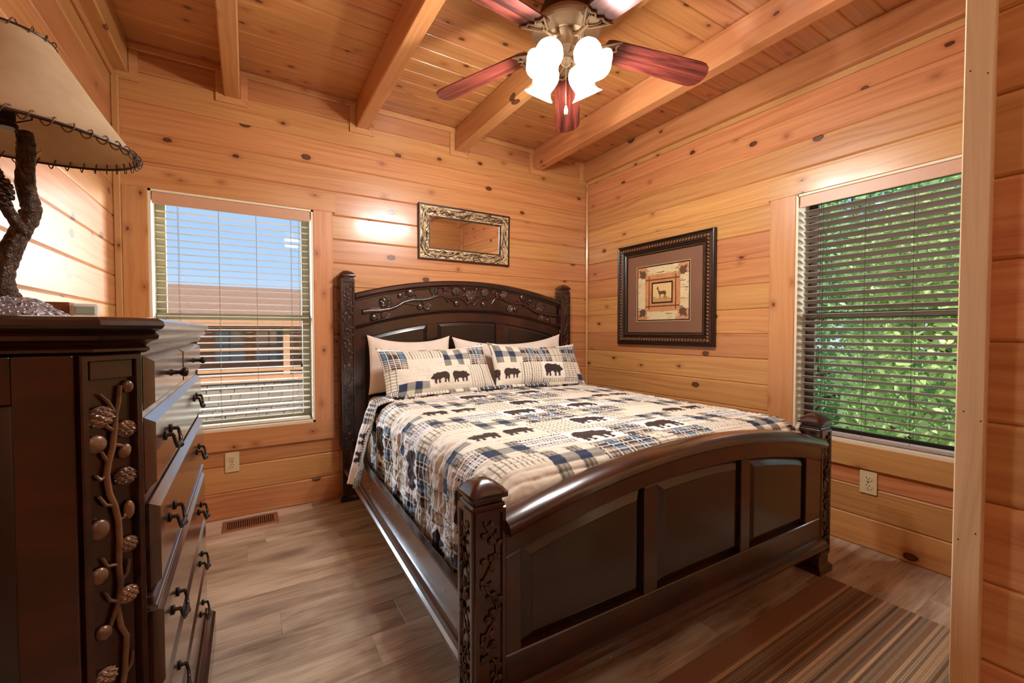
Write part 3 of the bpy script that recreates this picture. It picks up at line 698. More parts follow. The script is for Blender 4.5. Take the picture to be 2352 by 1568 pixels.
def paint(U, V, c, flip=False):
    """U right, V up, in metres -> Nx3 colours. c = cell size."""
    W_, H_ = 20, 10
    u = np.mod(U/c, W_); row = np.floor(U/c/W_); v = np.mod(V/c, H_)
    col = np.empty(U.shape+(3,)); col[:] = CREAM
    def setc(m, k): col[m] = k
    def tile(x, y, w, h): m = (u >= x) & (u < x+w) & (v >= y) & (v < y+h); return m, (u-x), (v-y)
    def plain_(x, y, w, h): pass
    def check(x, y, w, h):
        m, a, b = tile(x, y, w, h); i = np.floor(a).astype(int); j = np.floor(b).astype(int)
        setc(m, GREY); setc(m & (i % 2 == 1) & (j % 2 == 0), CREAM); setc(m & (i % 2 == 0) & (j % 2 == 1), NAVY); setc(m & (i % 2 == 1) & (j % 2 == 1), GREY)
        setc(m & (i % 2 == 0) & (j % 2 == 0) & (np.mod(a*9, 1) < .4), OLV)
    def hound(x, y, w, h):
        m, a, b = tile(x, y, w, h); s = 4.2; setc(m, WHT)
        setc(m & (np.mod(a*s, 1) < .62) & (np.mod(b*s, 1) < .55) & (np.mod(np.floor(b*s)+np.floor(a*s), 1) < .5), BRN)
    def plaid(x, y, w, h):
        m, a, b = tile(x, y, w, h); setc(m, GREY); col[m] = np.array(GREY)*.6+np.array(TAN)*.35
        setc(m & (np.mod(a, 2.2) > 1.0) & (b > h*.35), BLU); setc(m & (np.mod(b, 1.6) < .75) & (np.mod(a, 2.0) < 1.2), np.array(BRN)*1.7)
        setc(m & (np.mod(a*3.1, 1) < .18), BRN); setc(m & (np.mod(b*3.3, 1) < .16), CREAM); setc(m & (np.mod(b*3.3+.5, 1) < .14), NAVY); setc(m & (np.mod(a*3.1+.45, 1) < .12), WHT)
    def stripe(x, y, w, h, hor=False):
        m, a, b = tile(x, y, w, h); setc(m, CREAM); q = b if hor else a; setc(m & (np.mod(q*2.6, 1) < .22), np.array(OLV)*1.25)
        if hor: setc(m & (np.mod(a*1.3, 1) < .10), OLV)
    def bear(x, y, w, h, fl=False, n=1):
        m, a, b = tile(x, y, w, h); setc(m, WHT if n == 1 else CREAM)
        for k in range(n):
            s = (w/n)*.84; aa = (a-(w/n)*k-(w/n)*.08)/s; bb = (b-(h-.66*s)/2)/s
            if fl ^ (k == 1): aa = 1-aa
            setc(m & inpoly(aa, bb, BEAR), BRN)
    bear(0, 7, 4, 3); hound(4, 8, 2.2, 2); check(6.2, 7, 3, 3); hound(9.2, 7.6, 3.8, 2.4); bear(13, 7, 4, 3, True); plaid(17, 7, 3, 3)
    plaid(0, 4, 4, 3); stripe(4, 5.4, 5, 1.6); check(9, 4, 4, 3); plaid(13, 4, 5, 3); stripe(18, 4, 2, 3, True)
    stripe(0, 1.2, 2.5, 2.8, True); check(2.5, 0, 4, 2); bear(6.5, .9, 6, 2.8, False, 2); stripe(12.5, 0, 3.5, 4); bear(16, 1.2, 4, 2.8, True); hound(0, 0, 2.5, 1.2); stripe(16, 0, 4, 1.2)
    return col
def set_col(me, cols):
    a = me.color_attributes.new('Col', 'FLOAT_COLOR', 'POINT'); n = len(me.vertices)
    d = np.ones((n, 4), np.float32); d[:, :3] = cols.reshape(-1, 3); a.data.foreach_set('color', d.ravel())
def grid_obj(name, P, mat, parent=None, Mx=None, cols=None, wrapu=False):
    nu, nv = P.shape[:2]; me = bpy.data.meshes.new(name); idx = np.arange(nu*nv).reshape(nu, nv)
    a = idx[:-1, :-1].ravel(); b = idx[1:, :-1].ravel(); c = idx[1:, 1:].ravel(); d = idx[:-1, 1:].ravel()
    F = np.stack([a, b, c, d], 1)
    me.vertices.add(nu*nv); me.vertices.foreach_set('co', P.reshape(-1, 3).astype(np.float32).ravel())
    me.loops.add(F.size); me.loops.foreach_set('vertex_index', F.ravel().astype(np.int32))
    me.polygons.add(len(F)); me.polygons.foreach_set('loop_start', np.arange(0, F.size, 4, dtype=np.int32))
    me.polygons.foreach_set('use_smooth', [True]*len(F)); me.update(calc_edges=True); me.materials.append(mat)
    if cols is not None: set_col(me, cols)
    return link(name, me, parent, Mx)
def vnoise(U, V, f, seed, octv=3):
    """cheap smooth value noise on arrays"""
    rng = np.random.RandomState(seed); out = np.zeros_like(U); amp = 1.0; tot = 0
    for o in range(octv):
        G = rng.rand(64, 64); u = U*f; v = V*f; i = np.floor(u).astype(int); j = np.floor(v).astype(int); a = u-i; b = v-j
        a = a*a*(3-2*a); b = b*b*(3-2*b); g = lambda x, y: G[x % 64, y % 64]
        out += amp*((g(i, j)*(1-a)+g(i+1, j)*a)*(1-b)+(g(i, j+1)*(1-a)+g(i+1, j+1)*a)*b); tot += amp; amp *= .5; f *= 2
    return out/tot-.5

# mattress in a white fitted sheet
def soft_box(x0, x1, y0, y1, z0, z1, b, sub=3):
    bm = bmesh.new(); bmesh.ops.create_cube(bm, size=1)
    for v in bm.verts: v.co = Vector(((x0+x1)/2+v.co.x*(x1-x0), (y0+y1)/2+v.co.y*(y1-y0), (z0+z1)/2+v.co.z*(z1-z0)))
    bmesh.ops.bevel(bm, geom=bm.edges[:], offset=b, segments=5, profile=.5, affect='EDGES'); return MB().bm(bm)
mt = empty('mattress', Mx=BM, label='thick mattress in a white sheet, mostly under the patchwork quilt', cat='mattress')
o = soft_box(-.755, .745, -1.87, -.045, .40, .662, .05).build('mattress_body', M['sheet'], mt, smooth=True)
bs = empty('box_spring', Mx=BM, label='box spring under the white sheeted mattress inside the bed rails', cat='box spring')
soft_box(-.76, .75, -1.87, -.045, .237, .398, .02).build('box_spring_body', M['sheet'], bs, smooth=True)

# quilt
def quilt():
    cs = .0045; xL, xR = -.700, .690; top = xR-xL; rad = .105; z0 = .690
    dropL, dropR = .29, .24; arc = rad*pi/2
    S = np.arange(-(arc+dropL), top+arc+dropR+cs, cs); y0, y1 = -.40, -1.83; footarc = .09*pi/2; Vv = np.arange(0, (y0-y1)+footarc+.10+cs, cs)
    SS, VV = np.meshgrid(S, Vv, indexing='ij')
    X = np.clip(SS, 0, top)+xL; Z = np.full_like(SS, z0); N = np.zeros(SS.shape+(3,)); N[..., 2] = 1
    l = SS < 0; t = np.clip(-SS, 0, arc)/rad; d = np.clip(-SS-arc, 0, None)
    X = np.where(l, xL-rad*np.sin(t), X); Z = np.where(l, z0-rad*(1-np.cos(t))-d, Z); nx = np.where(l, -np.sin(t), 0.0); nz = np.where(l, np.cos(t), 1.0)
    r = SS > top; t = np.clip(SS-top, 0, arc)/rad; d2 = np.clip(SS-top-arc, 0, None)
    X = np.where(r, xR+rad*np.sin(t), X); Z = np.where(r, z0-rad*(1-np.cos(t))-d2, Z); nx = np.where(r, np.sin(t), nx); nz = np.where(r, np.cos(t), nz)
    Y = y0-VV
    # foot roll off
    q = np.clip(VV-(y0-y1), 0, footarc)/.09; dd = np.clip(VV-(y0-y1)-footarc, 0, None)
    m = VV > (y0-y1)
    Y = np.where(m, y1-.09*np.sin(q), Y); Z = np.where(m, Z-.09*(1-np.cos(q))-dd, Z); ny = np.where(m, -np.sin(q), 0.0); nz = np.where(m, nz*np.cos(q), nz)
    # crown and slump
    Z += .010*np.cos(np.clip((X+.005)/.75, -1, 1)*pi/2)-.004
    Z += .012*vnoise(X, Y, 2.2, 3)*(nz > .5)
    # channel quilting: lines run along X on top; puckers between
    line = np.mod(Y/.024+.6*vnoise(SS, VV, 3, 5), 1); h = .0042*(1-np.abs(2*line-1)**4)
    onside = np.clip((np.abs(nx)-.2)/.6, 0, 1)
    linex = np.mod(SS/.024, 1)
    pk = vnoise(SS, VV, 55, 8, 2)*.0035+vnoise(SS*.35, VV, 40, 9, 2)*.004+onside*(vnoise(SS*.8, VV, 44, 11, 2)*.014)
    fold = onside*(.007*np.sin(VV*38+4*vnoise(SS, VV, 2, 12))+.012*vnoise(SS*.3, VV, 9, 13))
    H = h+pk+fold
    X = X+nx*H; Y = Y+ny*H; Z = Z+nz*H
    cols = paint(SS+.35, -VV*1.0+3.3, .052)
    sh = 1-.10*(line < .06)
    cols = cols*(1-.30*((line < .07)*(onside < .5)+(linex < .07)*(onside >= .5)))[..., None]
    P = np.stack([X, Y, Z], -1)
    o = grid_obj('quilt', P, M['quilt'], None, BM, cols)
    return tag(o, None, 'cream quilted bedspread with bear and navy plaid patchwork over the mattress', 'quilt')
q_ = quilt()
# folded-over top edge of the quilt (roll along the pillows) and the flap hanging over the left rail
def quilt_roll():
    cs = .0045; L = np.arange(-.02, 1.42, cs); A = np.linspace(0, 2*pi, 26)
    LL, AA = np.meshgrid(L, A, indexing='ij'); X = -.71+LL; rr = .015+.003*vnoise(LL, AA, 12, 21)
    Z = .701+.010*np.cos(np.clip(X/.75, -1, 1)*pi/2)+np.sin(AA)*rr; Y = -.452-np.cos(AA)*.024+.012*vnoise(LL, LL*0, 4, 2)
    cols = paint(LL+.1, AA*.02+.3, .05); return grid_obj('quilt_hem', np.stack([X, Y, Z], -1), M['quilt'], q_, None, cols)
quilt_roll()
def flap():
    cs = .0045; S = np.arange(0, .50, cs); U = np.linspace(0, 1, 60)
    SS, UU = np.meshgrid(S, U, indexing='ij'); t = SS/.50
    w = .20*(1-t*.45)
    Yc = -.43-.10*t; Y = Yc+.06-UU*w*1.0
    X = -.70-.135*np.sin(np.clip(SS/.16, 0, pi/2))-.075*np.clip(SS-.2, 0, None)/.3; Z = .700-.05*(1-np.cos(np.clip(SS/.12, 0, pi/2)))-np.clip(SS-.12, 0, None)*1.02
    bul = .022*np.sin(UU*pi*2.2)*(.3+t)+.006*vnoise(SS, UU*.3, 30, 5); X -= bul+.012
    Z += .002*np.sin(UU*60)
    cols = paint(SS+2.0, UU*.2+.9, .055)
    o = grid_obj('quilt_corner_fold', np.stack([X, Y, Z], -1), M['quilt'], q_, None, cols)
    sm = o.modifiers.new('thick', 'SOLIDIFY'); sm.thickness = .006; sm.offset = 0
flap()

# pillows
def cushion(name, w, h, th, mat, Mx, label, cat, group=None, pat=None, cs=.004, seed=1, flange=.0, sag=0.0):
    nu, nv = int(w/cs), int(h/cs); u = np.linspace(-1, 1, nu); v = np.linspace(-1, 1, nv); U, V = np.meshgrid(u, v, indexing='ij')
    prof = np.clip((1-np.abs(U)**2.6), 0, 1)**.55*np.clip((1-np.abs(V)**2.4), 0, 1)**.55
    # pointed corners: edges pull in between the corners
    pull = 1-.055*(1-V**2)*0; X = U*w/2*(1-.05*(1-np.abs(V)**3)); Z = V*h/2*(1-.09*(1-np.abs(U)**3))
    Z = Z-sag*(1-U**2)*(V > -2)*(.5+V*.5)
    base = empty(name, Mx=Mx, label=label, cat=cat, group=group)
    ch = .0028*(1-np.abs(2*np.mod(V*h/2/.022, 1)-1)**4) if pat else 0*U
    nz = vnoise(U*w, V*h, 5, seed, 2)*.035*np.clip(prof, 0, 1)+vnoise(U*w, V*h, 22, seed+1, 2)*.006*prof
    front = np.stack([X, -(prof*th/2+nz+ch*prof), Z], -1); back = np.stack([X, prof*th/2, Z], -1)
    cols = paint(U*w/2+pat[0], V*h/2+pat[1], pat[2]) if pat else None
    grid_obj('pillow_front', front, mat, base, None, cols); grid_obj('pillow_back', back[:, ::4] if False else back, mat if not pat else M['quilt'], base, None, cols)
    if pat:  # ruffled piping round the edge
        pass
    return base
def PM(x, y, z, lean, rz=0, ry=0): return BM @ T(x, y, z) @ R(rz, 'Z') @ R(-lean, 'X') @ R(ry, 'Y')
cushion('pillow', .56, .38, .12, M['pillowcase'], PM(-.485, -.135, .868, 10, 0, 1), 'white pillow against the headboard, on the side nearer the blue sky window', 'pillow', seed=3, cs=.008, sag=.03)
cushion('pillow', .94, .38, .12, M['pillowcase'], PM(.290, -.135, .863, 10, 0, -1), 'white pillow against the headboard behind the sham nearer the framed deer picture', 'pillow', seed=9, cs=.008, sag=.05)
cushion('pillow_sham', .735, .345, .13, M['quilt'], PM(-.378, -.365, .842, 32, 2, -1.5), 'bear patchwork sham with two bears side by side, on the window side of the bed', 'pillow', pat=(.02+.40, .195, .0485), cs=.0035, seed=5, sag=.02)
cushion('pillow_sham', .735, .345, .13, M['quilt'], PM(.368, -.360, .846, 30, -2, 1.8), 'bear patchwork sham on the picture side of the bed, ruffled outer corner raised', 'pillow', pat=(.30+.485, .195, .0485), cs=.0035, seed=15, sag=.025)

# ------------------------------------------------------------------ chest of drawers
CX, CYn, CYf = -2.77, -2.03, -1.13; CC = .055; CT = 1.107
chest = empty('chest_of_drawers', ((XL+.01+CX)/2, (CYn+CYf)/2, 0), label='tall dark chest of drawers with carved pinecone corner, against the log wall', cat='chest')
cinv = chest.matrix_basis.inverted()
xb = XL+.012
def oct_shape(g, cf=CC, far=True):
    x1 = CX+.018+g; y0 = CYn-CC-g; y1 = CYf+CC+g; c = cf+g*.4
    return [(xb, y0), (x1-c, y0), (x1, y0+c), (x1, y1-c), (x1-c, y1), (xb, y1)]
def stack(prof, nm, mat):  # prof: list of (grow, z)
    L = [oct_shape(g) for g, z in prof]; n = 6; vs = [(x, y, z) for l, (g, z) in zip(L, prof) for x, y in l]; fs = []
    for a in range(len(L)-1):
        for k in range(n): fs.append((a*n+k, a*n+(k+1) % n, (a+1)*n+(k+1) % n, (a+1)*n+k))
    fs += [tuple(range(n-1, -1, -1)), tuple((len(L)-1)*n+k for k in range(n))]
    return MB().add(vs, fs, cinv).build(nm, mat, chest)
stack([(-.018, .10), (-.018, 1.052)], 'carcass', M['dark'])
stack([(-.006, 1.050), (.002, 1.054), (.002, 1.058), (-.004, 1.062), (.004, 1.068), (.014, 1.072), (.016, 1.078), (.010, 1.084), (.020, 1.089), (.024, 1.094), (.022, 1.101), (.014, 1.106), (.006, CT)], 'top_moulding', M['dark'])
stack([(.030, 0), (.030, .085), (.022, .095), (.012, .100), (.008, .112), (0, .122), (-.012, .126)], 'base_moulding', M['dark'])
# side panel (faces the camera)
ys = CYn-CC; sp = empty('side_frame'); sp.parent = chest; sp.matrix_basis = cinv @ T(0, ys, 0)
xr = CX-CC+.0; 
MB().box(xb, xb+.08, -.012, 0, .13, 1.05, .002).build('stile', M['dark'], sp); MB().box(xr-.062, xr, -.012, 0, .13, 1.05, .002).build('stile', M['dark'], sp)
MB().box(xb+.08, xr-.062, -.0118, 0, .985, 1.05, .002).build('rail', M['dark'], sp); MB().box(xb+.08, xr-.062, -.0118, 0, .13, .22, .002).build('rail', M['dark'], sp)
raised_panel(xb+.0805, xr-.0625, fx(.2205), fx(.9845), -.002, M['dark_panel'], sp, .007, .03)
# chamfered carved corners
def corner(ya, yb, sd, flip):
    # corner frame: local x along the chamfer, local -y outward
    d = Vector((CX-(CX-CC), yb-ya, 0)) if not flip else Vector((-(CC), yb-ya, 0))
    L = d.length; p0 = Vector((CX-CC, ya, 0)) if not flip else Vector((CX, ya, 0)); ang = math.atan2(d.y, d.x)
    c = empty('corner_post'); c.parent = chest; c.matrix_basis = cinv @ T(p0.x, p0.y, 0) @ Matrix.Rotation(ang, 4, 'Z')
    sh = lambda i: [(i-.003, .13+i), (L+.003-i, .13+i), (L+.003-i, 1.05-i), (i-.003, 1.05-i)]
    MB().ring(sh, [(0, .004), (0, -.011), (.002, -.013), (.009, -.013), (.0125, -.003), (.0125, .004)]).build('post_frame', M['dark'], c)
    MB().box(.010, L-.010, -.002, .003, .14, 1.04).build('post_field', M['dark'], c)
    MB().box(.010, L-.010, -.010, -.002, 1.012, 1.04, .001).build('post_block', M['dark'], c)
    return c, L
c1_, L1 = corner(CYn-CC, CYn, 1, False); c2_, L2 = corner(CYf, CYf+CC, 2, True)
def chest_vine(par, L):
    A = [(.72,1.00),(.68,.975),(.60,.955),(.56,.93),(.50,.905),(.40,.885),(.34,.865),(.40,.835),(.52,.815),(.60,.79),(.62,.76),(.58,.72),(.62,.69),(.55,.66),(.38,.635),(.24,.615)]
    B = [(.52,.655),(.60,.62),(.74,.60),(.70,.57),(.66,.54),(.56,.51),(.46,.48),(.52,.45),(.60,.42),(.50,.39),(.42,.36),(.48,.33),(.60,.30),(.66,.27),(.56,.24),(.48,.21),(.52,.175)]
    pt = lambda f, z: (L*(.14+.72*f), -.007, z)
    mb = MB(); mb.tube([pt(*q) for q in A], [.0034]*3+[.0044]*10+[.004, .003, .0015], 8); mb.tube([pt(*q) for q in B], .0042, 8)
    tw = [((.60,.955),(.40,.978),(.22,.990)), ((.56,.93),(.36,.94),(.3,.945)), ((.40,.885),(.3,.893),(.24,.902)), ((.52,.91),(.72,.905),(.78,.9)), ((.34,.865),(.2,.86),(.1,.868)), ((.52,.815),(.3,.82),(.16,.835)), ((.6,.79),(.76,.79),(.86,.81)), ((.58,.72),(.3,.725),(.2,.74)),
          ((.62,.69),(.8,.70),(.86,.72)), ((.6,.66),(.35,.67),(.25,.685)), ((.66,.54),(.85,.55),(.9,.57)), ((.5,.49),(.3,.495),(.2,.5)), ((.58,.42),(.8,.43),(.9,.45)), ((.45,.37),(.3,.38),(.2,.4)), ((.62,.3),(.8,.31),(.88,.33)), ((.5,.22),(.3,.23),(.2,.25))]
    for t in tw: mb.tube([pt(*q) for q in t], [.0034, .003, .0022], 6)
    smooth_sharp(mb.build('carved_branch', M['carve_chest'], par), 60)
    for f, z, s, r in ((.24,.955,.0098,-10), (.86,.93,.0080,10), (.82,.855,.0085,5), (.86,.745,.0075,0), (.82,.665,.0082,5), (.2,.555,.0088,0), (.24,.412,.0088,0), (.8,.375,.0075,0), (.3,.275,.0088,0), (.8,.235,.0078,10), (.2,.18,.008,0)):
        MB().ell((0, 0, 0), (s*1.5, s*.8, s*1.7), None, 32, 20, .24).build('pinecone', M['carve_chest'], par, T(*pt(f, z)) @ R(r, 'Y'))
    for f, z, sx, sz, r in ((.92,.997,.006,.0075,0), (.12,.915,.0105,.010,0), (.8,.895,.0065,.009,20), (.15,.785,.010,.0115,0), (.88,.80,.0055,.011,0), (.12,.715,.009,.0095,0), (.2,.625,.009,.0075,60), (.2,.495,.0065,.009,0), (.85,.485,.0065,.012,10), (.85,.425,.006,.010,0), (.2,.345,.007,.009,0), (.84,.305,.006,.010,15), (.16,.235,.008,.008,0)):
        MB().ell((0, 0, 0), (sx*1.35, .0065, sz*1.35), None, 14, 9).build('carved_leaf', M['carve_chest'], par, T(*pt(f, z)) @ R(r, 'Y'), smooth=True)
chest_vine(c1_, L1); chest_vine(c2_, L2)
# drawers
def drawer(y0, y1, z0, z1, knob, xo=0.0):
    d = empty('drawer'); d.parent = chest; d.matrix_basis = cinv @ T(CX+xo, 0, 0) @ R(90, 'Z')   # local x -> +Y, local -y -> +X
    b = .022
    smooth_sharp(MB().loops(lambda i: [(y0+i, z0+i), (y1-i, z0+i), (y1-i, z1-i), (y0+i, z1-i)], [(0, .006), (0, -.006), (.003, -.009), (b*.5, -.020), (b*.5+.002, -.020)]).build('drawer_front', M['chest'], d), 25)
    zc = (z0+z1)/2; yc = (y0+y1)/2
    if knob:
        MB().lathe([(.007, 0), (.007, .004), (.004, .007), (.005, .010), (.0035, .014), (.006, .018), (.0095, .022), (.0100, .027), (.007, .031), (0, .032)], 18, T(yc+.0, -.018, zc) @ R(90, 'X')).build('knob', M['knobdark'], d, smooth=True)
    else:
        for yy in (y0+.135, y1-.20):
            h = MB(); s = .034
            for e in (-s, s):
                h.ell((yy+e, -.022, zc+.010), (.008, .003, .010), None, 12, 8); h.tube([(yy+e, -.020, zc+.010), (yy+e, -.034, zc+.010)], .0036, 8)
            P = [(yy-s, -.033, zc+.010), (yy-s*.98, -.036, zc-.004), (yy-s*.7, -.038, zc-.016), (yy-s*.3, -.039, zc-.014), (yy, -.040, zc-.018), (yy+s*.3, -.039, zc-.014), (yy+s*.7, -.038, zc-.016), (yy+s*.98, -.036, zc-.004), (yy+s, -.033, zc+.010)]
            h.tube(P, [.003, .003, .0034, .004, .0062, .004, .0034, .003, .003], 10)
            smooth_sharp(h.build('bail_pull', M['bronzemetal'], d), 60)
ya, yb = CYn+.028, CYf-.010; ym = (ya+yb)/2-.035
drawer(ya, ym-.003, .952, 1.044, True); drawer(ym+.003, yb, .952, 1.044, True)
drawer(ya, yb, .812, .938, False); drawer(ya, yb, .640, .790, False, .004)
for z, g in ((.944, 0), (.801, .002), (.628, .010), (.448, .014), (.300, .014)):
    MB().box(CX-.004, CX+.006+g, ya-.012, yb+.012, z-.0065, z+.0065, .002, cinv).build('drawer_divider', M['chest'], chest)
MB().box(CX-.004, CX+.022, ya-.022, yb+.022, .612, .622, .003, cinv).build('waist_moulding', M['chest'], chest)
drawer(ya, yb, .458, .606, False, .006); drawer(ya, yb, .310, .442, False, .006); drawer(ya, yb, .150, .292, False, .006)

# small things on the chest
ck = empty('digital_clock', (-2.998, -1.30, CT), 12*pi/180, label='small white clock with pale display on top of the chest', cat='clock')
MB().box(-.028, .028, -.016, .018, 0, .054, .007).build('clock_body', M['white'], ck)
MB().box(-.018, .020, -.0175, -.0155, .026, .046, .0006).build('display', M['lcd'], ck)
o = MB().box(-.055, .055, -.03, .03, 0, .058, .002); o = o.build('brown_box', M['box'], None, T(-3.085, -1.265, CT)); tag(o, None, 'plain brown box beside the white clock on the chest', 'box')

# table lamp
lamp = empty('table_lamp', (-2.977, -1.80, CT+.0005), label='rustic bark branch table lamp with laced parchment shade on the chest', cat='lamp')
def rough_tube(pts, r, name, mat, seed, nseg=60, ns=18, amp=.22):
    P = [Vector(p) for p in pts]; n = len(P)
    def at(t):
        f = t*(n-1); i = min(int(f), n-2); a = f-i; p0 = P[max(i-1, 0)]; p1 = P[i]; p2 = P[i+1]; p3 = P[min(i+2, n-1)]
        return .5*((2*p1)+(-p0+p2)*a+(2*p0-5*p1+4*p2-p3)*a*a+(-p0+3*p1-3*p2+p3)*a**3)
    mb = MB(); C_ = [at(k/nseg) for k in range(nseg+1)]; vs = []; fs = []
    for i, c in enumerate(C_):
        d = (C_[min(i+1, nseg)]-C_[max(i-1, 0)]).normalized(); a = d.cross(Vector((0, 1, 0))).normalized(); b = d.cross(a)
        rr = r[0]+(r[1]-r[0])*i/nseg
        for k in range(ns):
            t = 2*pi*k/ns; q = rr*(1+amp*noise.noise(Vector((cos(t)*3, sin(t)*3, i*.55+seed*9)))+amp*.8*noise.noise(Vector((cos(t)*7, sin(t)*7, i*1.1+seed*5)))); vs.append(c+a*cos(t)*q+b*sin(t)*q)
    for i in range(nseg):
        for k in range(ns): fs.append((i*ns+k, i*ns+(k+1) % ns, (i+1)*ns+(k+1) % ns, (i+1)*ns+k))
    fs += [tuple(range(ns-1, -1, -1)), tuple(nseg*ns+k for k in range(ns))]
    return mb.add(vs, fs).build(name, mat, lamp, smooth=True)
# right vector of the camera view at the lamp, so the branches fan out along the wall
ex = Vector((.95, .30, 0)).normalized(); ey = Vector((-.30, .95, 0))
def LP(a, z, b=0.0): v = ex*a+ey*b; return (v.x, v.y, z)
rough_tube([LP(.005, .02), LP(-.012, .06), LP(-.004, .11), LP(.012, .16), LP(.026, .20), LP(.020, .25), LP(.022, .32), LP(.020, .345)], (.017, .0115), 'trunk', M['bark'], 1)
rough_tube([LP(.020, .155, -.004), LP(.000, .19, -.012), LP(-.010, .225, -.012), LP(-.014, .262, -.008)], (.010, .008), 'trunk', M['bark'], 2, 30, 14)
rough_tube([LP(-.014, .262, -.008), LP(-.018, .30), LP(-.022, .34)], (.006, .005), 'branch', M['bark'], 3, 20, 10)
def cone3d(c, s, Tm, name, par, mat):
    mb = MB(); nl = 11
    for i in range(nl):
        f = i/(nl-1); z = -s*1.1+2.2*s*f; rr = s*.82*math.sqrt(max(.02, 1-(f*2-1)**2))*(1.05-.3*f)
        m = max(5, int(12*rr/s/.82))
        for k in range(m):
            t = 2*pi*(k+.5*(i % 2))/m; d = Vector((cos(t), sin(t), .25)).normalized(); p = Vector((cos(t)*rr*.72, sin(t)*rr*.72, z)); sd_ = Vector((-sin(t), cos(t), 0)); w_ = s*.24
            q = p+d*s*.38; up = Vector((0, 0, s*.09))
            mb.add([p-sd_*w_, p+sd_*w_, q+sd_*w_*.55, q-sd_*w_*.55, p-sd_*w_+up, p+sd_*w_+up, q+sd_*w_*.5+up*1.6, q-sd_*w_*.5+up*1.6], [(0,1,2,3),(4,7,6,5),(0,4,5,1),(1,5,6,2),(2,6,7,3),(3,7,4,0)])
    mb.ell((0, 0, 0), (s*.62, s*.62, s*1.1), None, 12, 8)
    return mb.build(name, mat, par, Tm)
cone3d(0, .027, T(*LP(-.018, .226, -.030)) @ R(160, 'X') @ R(15, 'Y'), 'pinecone', lamp, M['bark'])
# base mound of silvery needles
def mound():
    mb = MB(); prof = [(0, .040), (.02, .038), (.040, .030), (.058, .018), (.068, .006), (.070, 0)]; mb.lathe(prof, 30); rn = random.Random(4)
    for i in range(360):
        r = .066*math.sqrt(rn.random()); t = rn.random()*2*pi; z = .040-.036*(r/.066)**1.8; L = rn.uniform(.008, .018); a = t+rn.uniform(-1, 1); dz = -rn.uniform(.1, .5)*L
        p = Vector((r*cos(t), r*sin(t), z+.001)); q = p+Vector((cos(a)*L, sin(a)*L, dz)); mb.tube([p, (p+q)/2+Vector((0, 0, .0015)), q], [.0014, .002, .0006], 5)
    return mb.build('needle_base', M['silver'], lamp, smooth=True)
mound()
MB().lathe([(.0, .345), (.013, .345), (.014, .352), (.011, .356), (.011, .385), (.0, .388)], 18, T(*LP(.0, -.0))).build('lamp_socket', M['black'], lamp)
hp = MB()
for s in (-1, 1): hp.tube([LP(0, .352), LP(s*.03, .37), LP(s*.034, .41), LP(s*.016, .46), LP(0, .475)], .0014, 6)
hp.build('harp', M['black'], lamp)
MB().tube([LP(.03, .30), LP(.042, .318)], .0012, 6).build('switch_key', M['brass'], lamp)
ch_ = MB(); 
for i in range(14): ch_.ell((LP(-.030+.0005*i, .335-.008*i)), (.0022, .0022, .0030), None, 8, 5)
ch_.build('pull_chain', M['brass'], lamp)
shd = empty('lamp_shade'); shd.parent = lamp
Z0, Z1, Rb, Rt = .325, .500, .178, .060
shd.matrix_basis = Matrix.Rotation(radians(3.5), 4, Vector((.95, .30, 0)).normalized()) @ T(0, 0, 0)
def shade():
    n = 72; m = 20; vs = []; fs = []
    for j in range(m+1):
        f = j/m; r = Rb+(Rt-Rb)*(f**.92); z = Z0+(Z1-Z0)*f
        for k in range(n): vs.append((r*cos(2*pi*k/n), r*sin(2*pi*k/n), z))
    for j in range(m):
        for k in range(n): fs.append((j*n+k, j*n+(k+1) % n, (j+1)*n+(k+1) % n, (j+1)*n+k))
    o = MB().add(vs, fs).build('shade_panel', M['parchment'], shd, smooth=True); s = o.modifiers.new('t', 'SOLIDIFY'); s.thickness = .0012
shade()
for (r, z, rr, nt) in ((Rb, Z0, .0028, 44), (Rt, Z1, .0024, 16)):
    MB().tube([(r*cos(2*pi*k/72), r*sin(2*pi*k/72), z) for k in range(73)], rr, 8).build('rim_wire', M['rim'], shd, smooth=True)
    P = []
    for k in range(nt*16+1):
        a = 2*pi*k/(nt*16); b = 2*pi*k/16; q = rr+.0022
        slope = (Rt-Rb)/(Z1-Z0); zz = q*1.9*sin(b); P.append(((r+q*cos(b)+slope*max(zz, 0)*(z < .4))*cos(a), (r+q*cos(b)+slope*max(zz, 0)*(z < .4))*sin(a), z+zz))
    MB().tube(P, .0011, 5).build('lacing', M['lace'], shd, smooth=True)

# ------------------------------------------------------------------ ceiling fan
FX, FY_ = -1.427, -1.471; HZ = 2.345
fan = empty('ceiling_fan', (FX, FY_, HZ), label='five blade ceiling fan with pewter motor and four lit glass shades', cat='fan')
smooth_sharp(MB().lathe([(0, .227), (.075, .227), (.082, .205), (.088, .17), (.100, .135), (.115, .10), (.120, .07), (.118, .062), (0, .062)], 48).build('motor_cover', M['fandark'], fan), 40)
smooth_sharp(MB().lathe([(.085, .066), (.122, .066), (.128, .058), (.146, .040), (.150, .030), (.148, .020), (.140, .014), (.128, .016), (.100, .010), (.082, .004), (.078, .012), (.050, .014), (0, .014)], 56).build('motor_housing', M['fanmetal'], fan), 30)
sl = MB()
for k in range(40):
    t = 2*pi*k/40; sl.box(.095, .124, -.0022, .0022, .0065, .0125, 0, Matrix.Rotation(t, 4, 'Z') @ T(0, 0, .0) @ R(-12, 'Y') @ T(0, 0, .0))
for k in range(40):
    t = 2*pi*k/40; MB_ = None
smooth_sharp(sl.build('vent_ribs', M['fanmetal'], fan), 40)
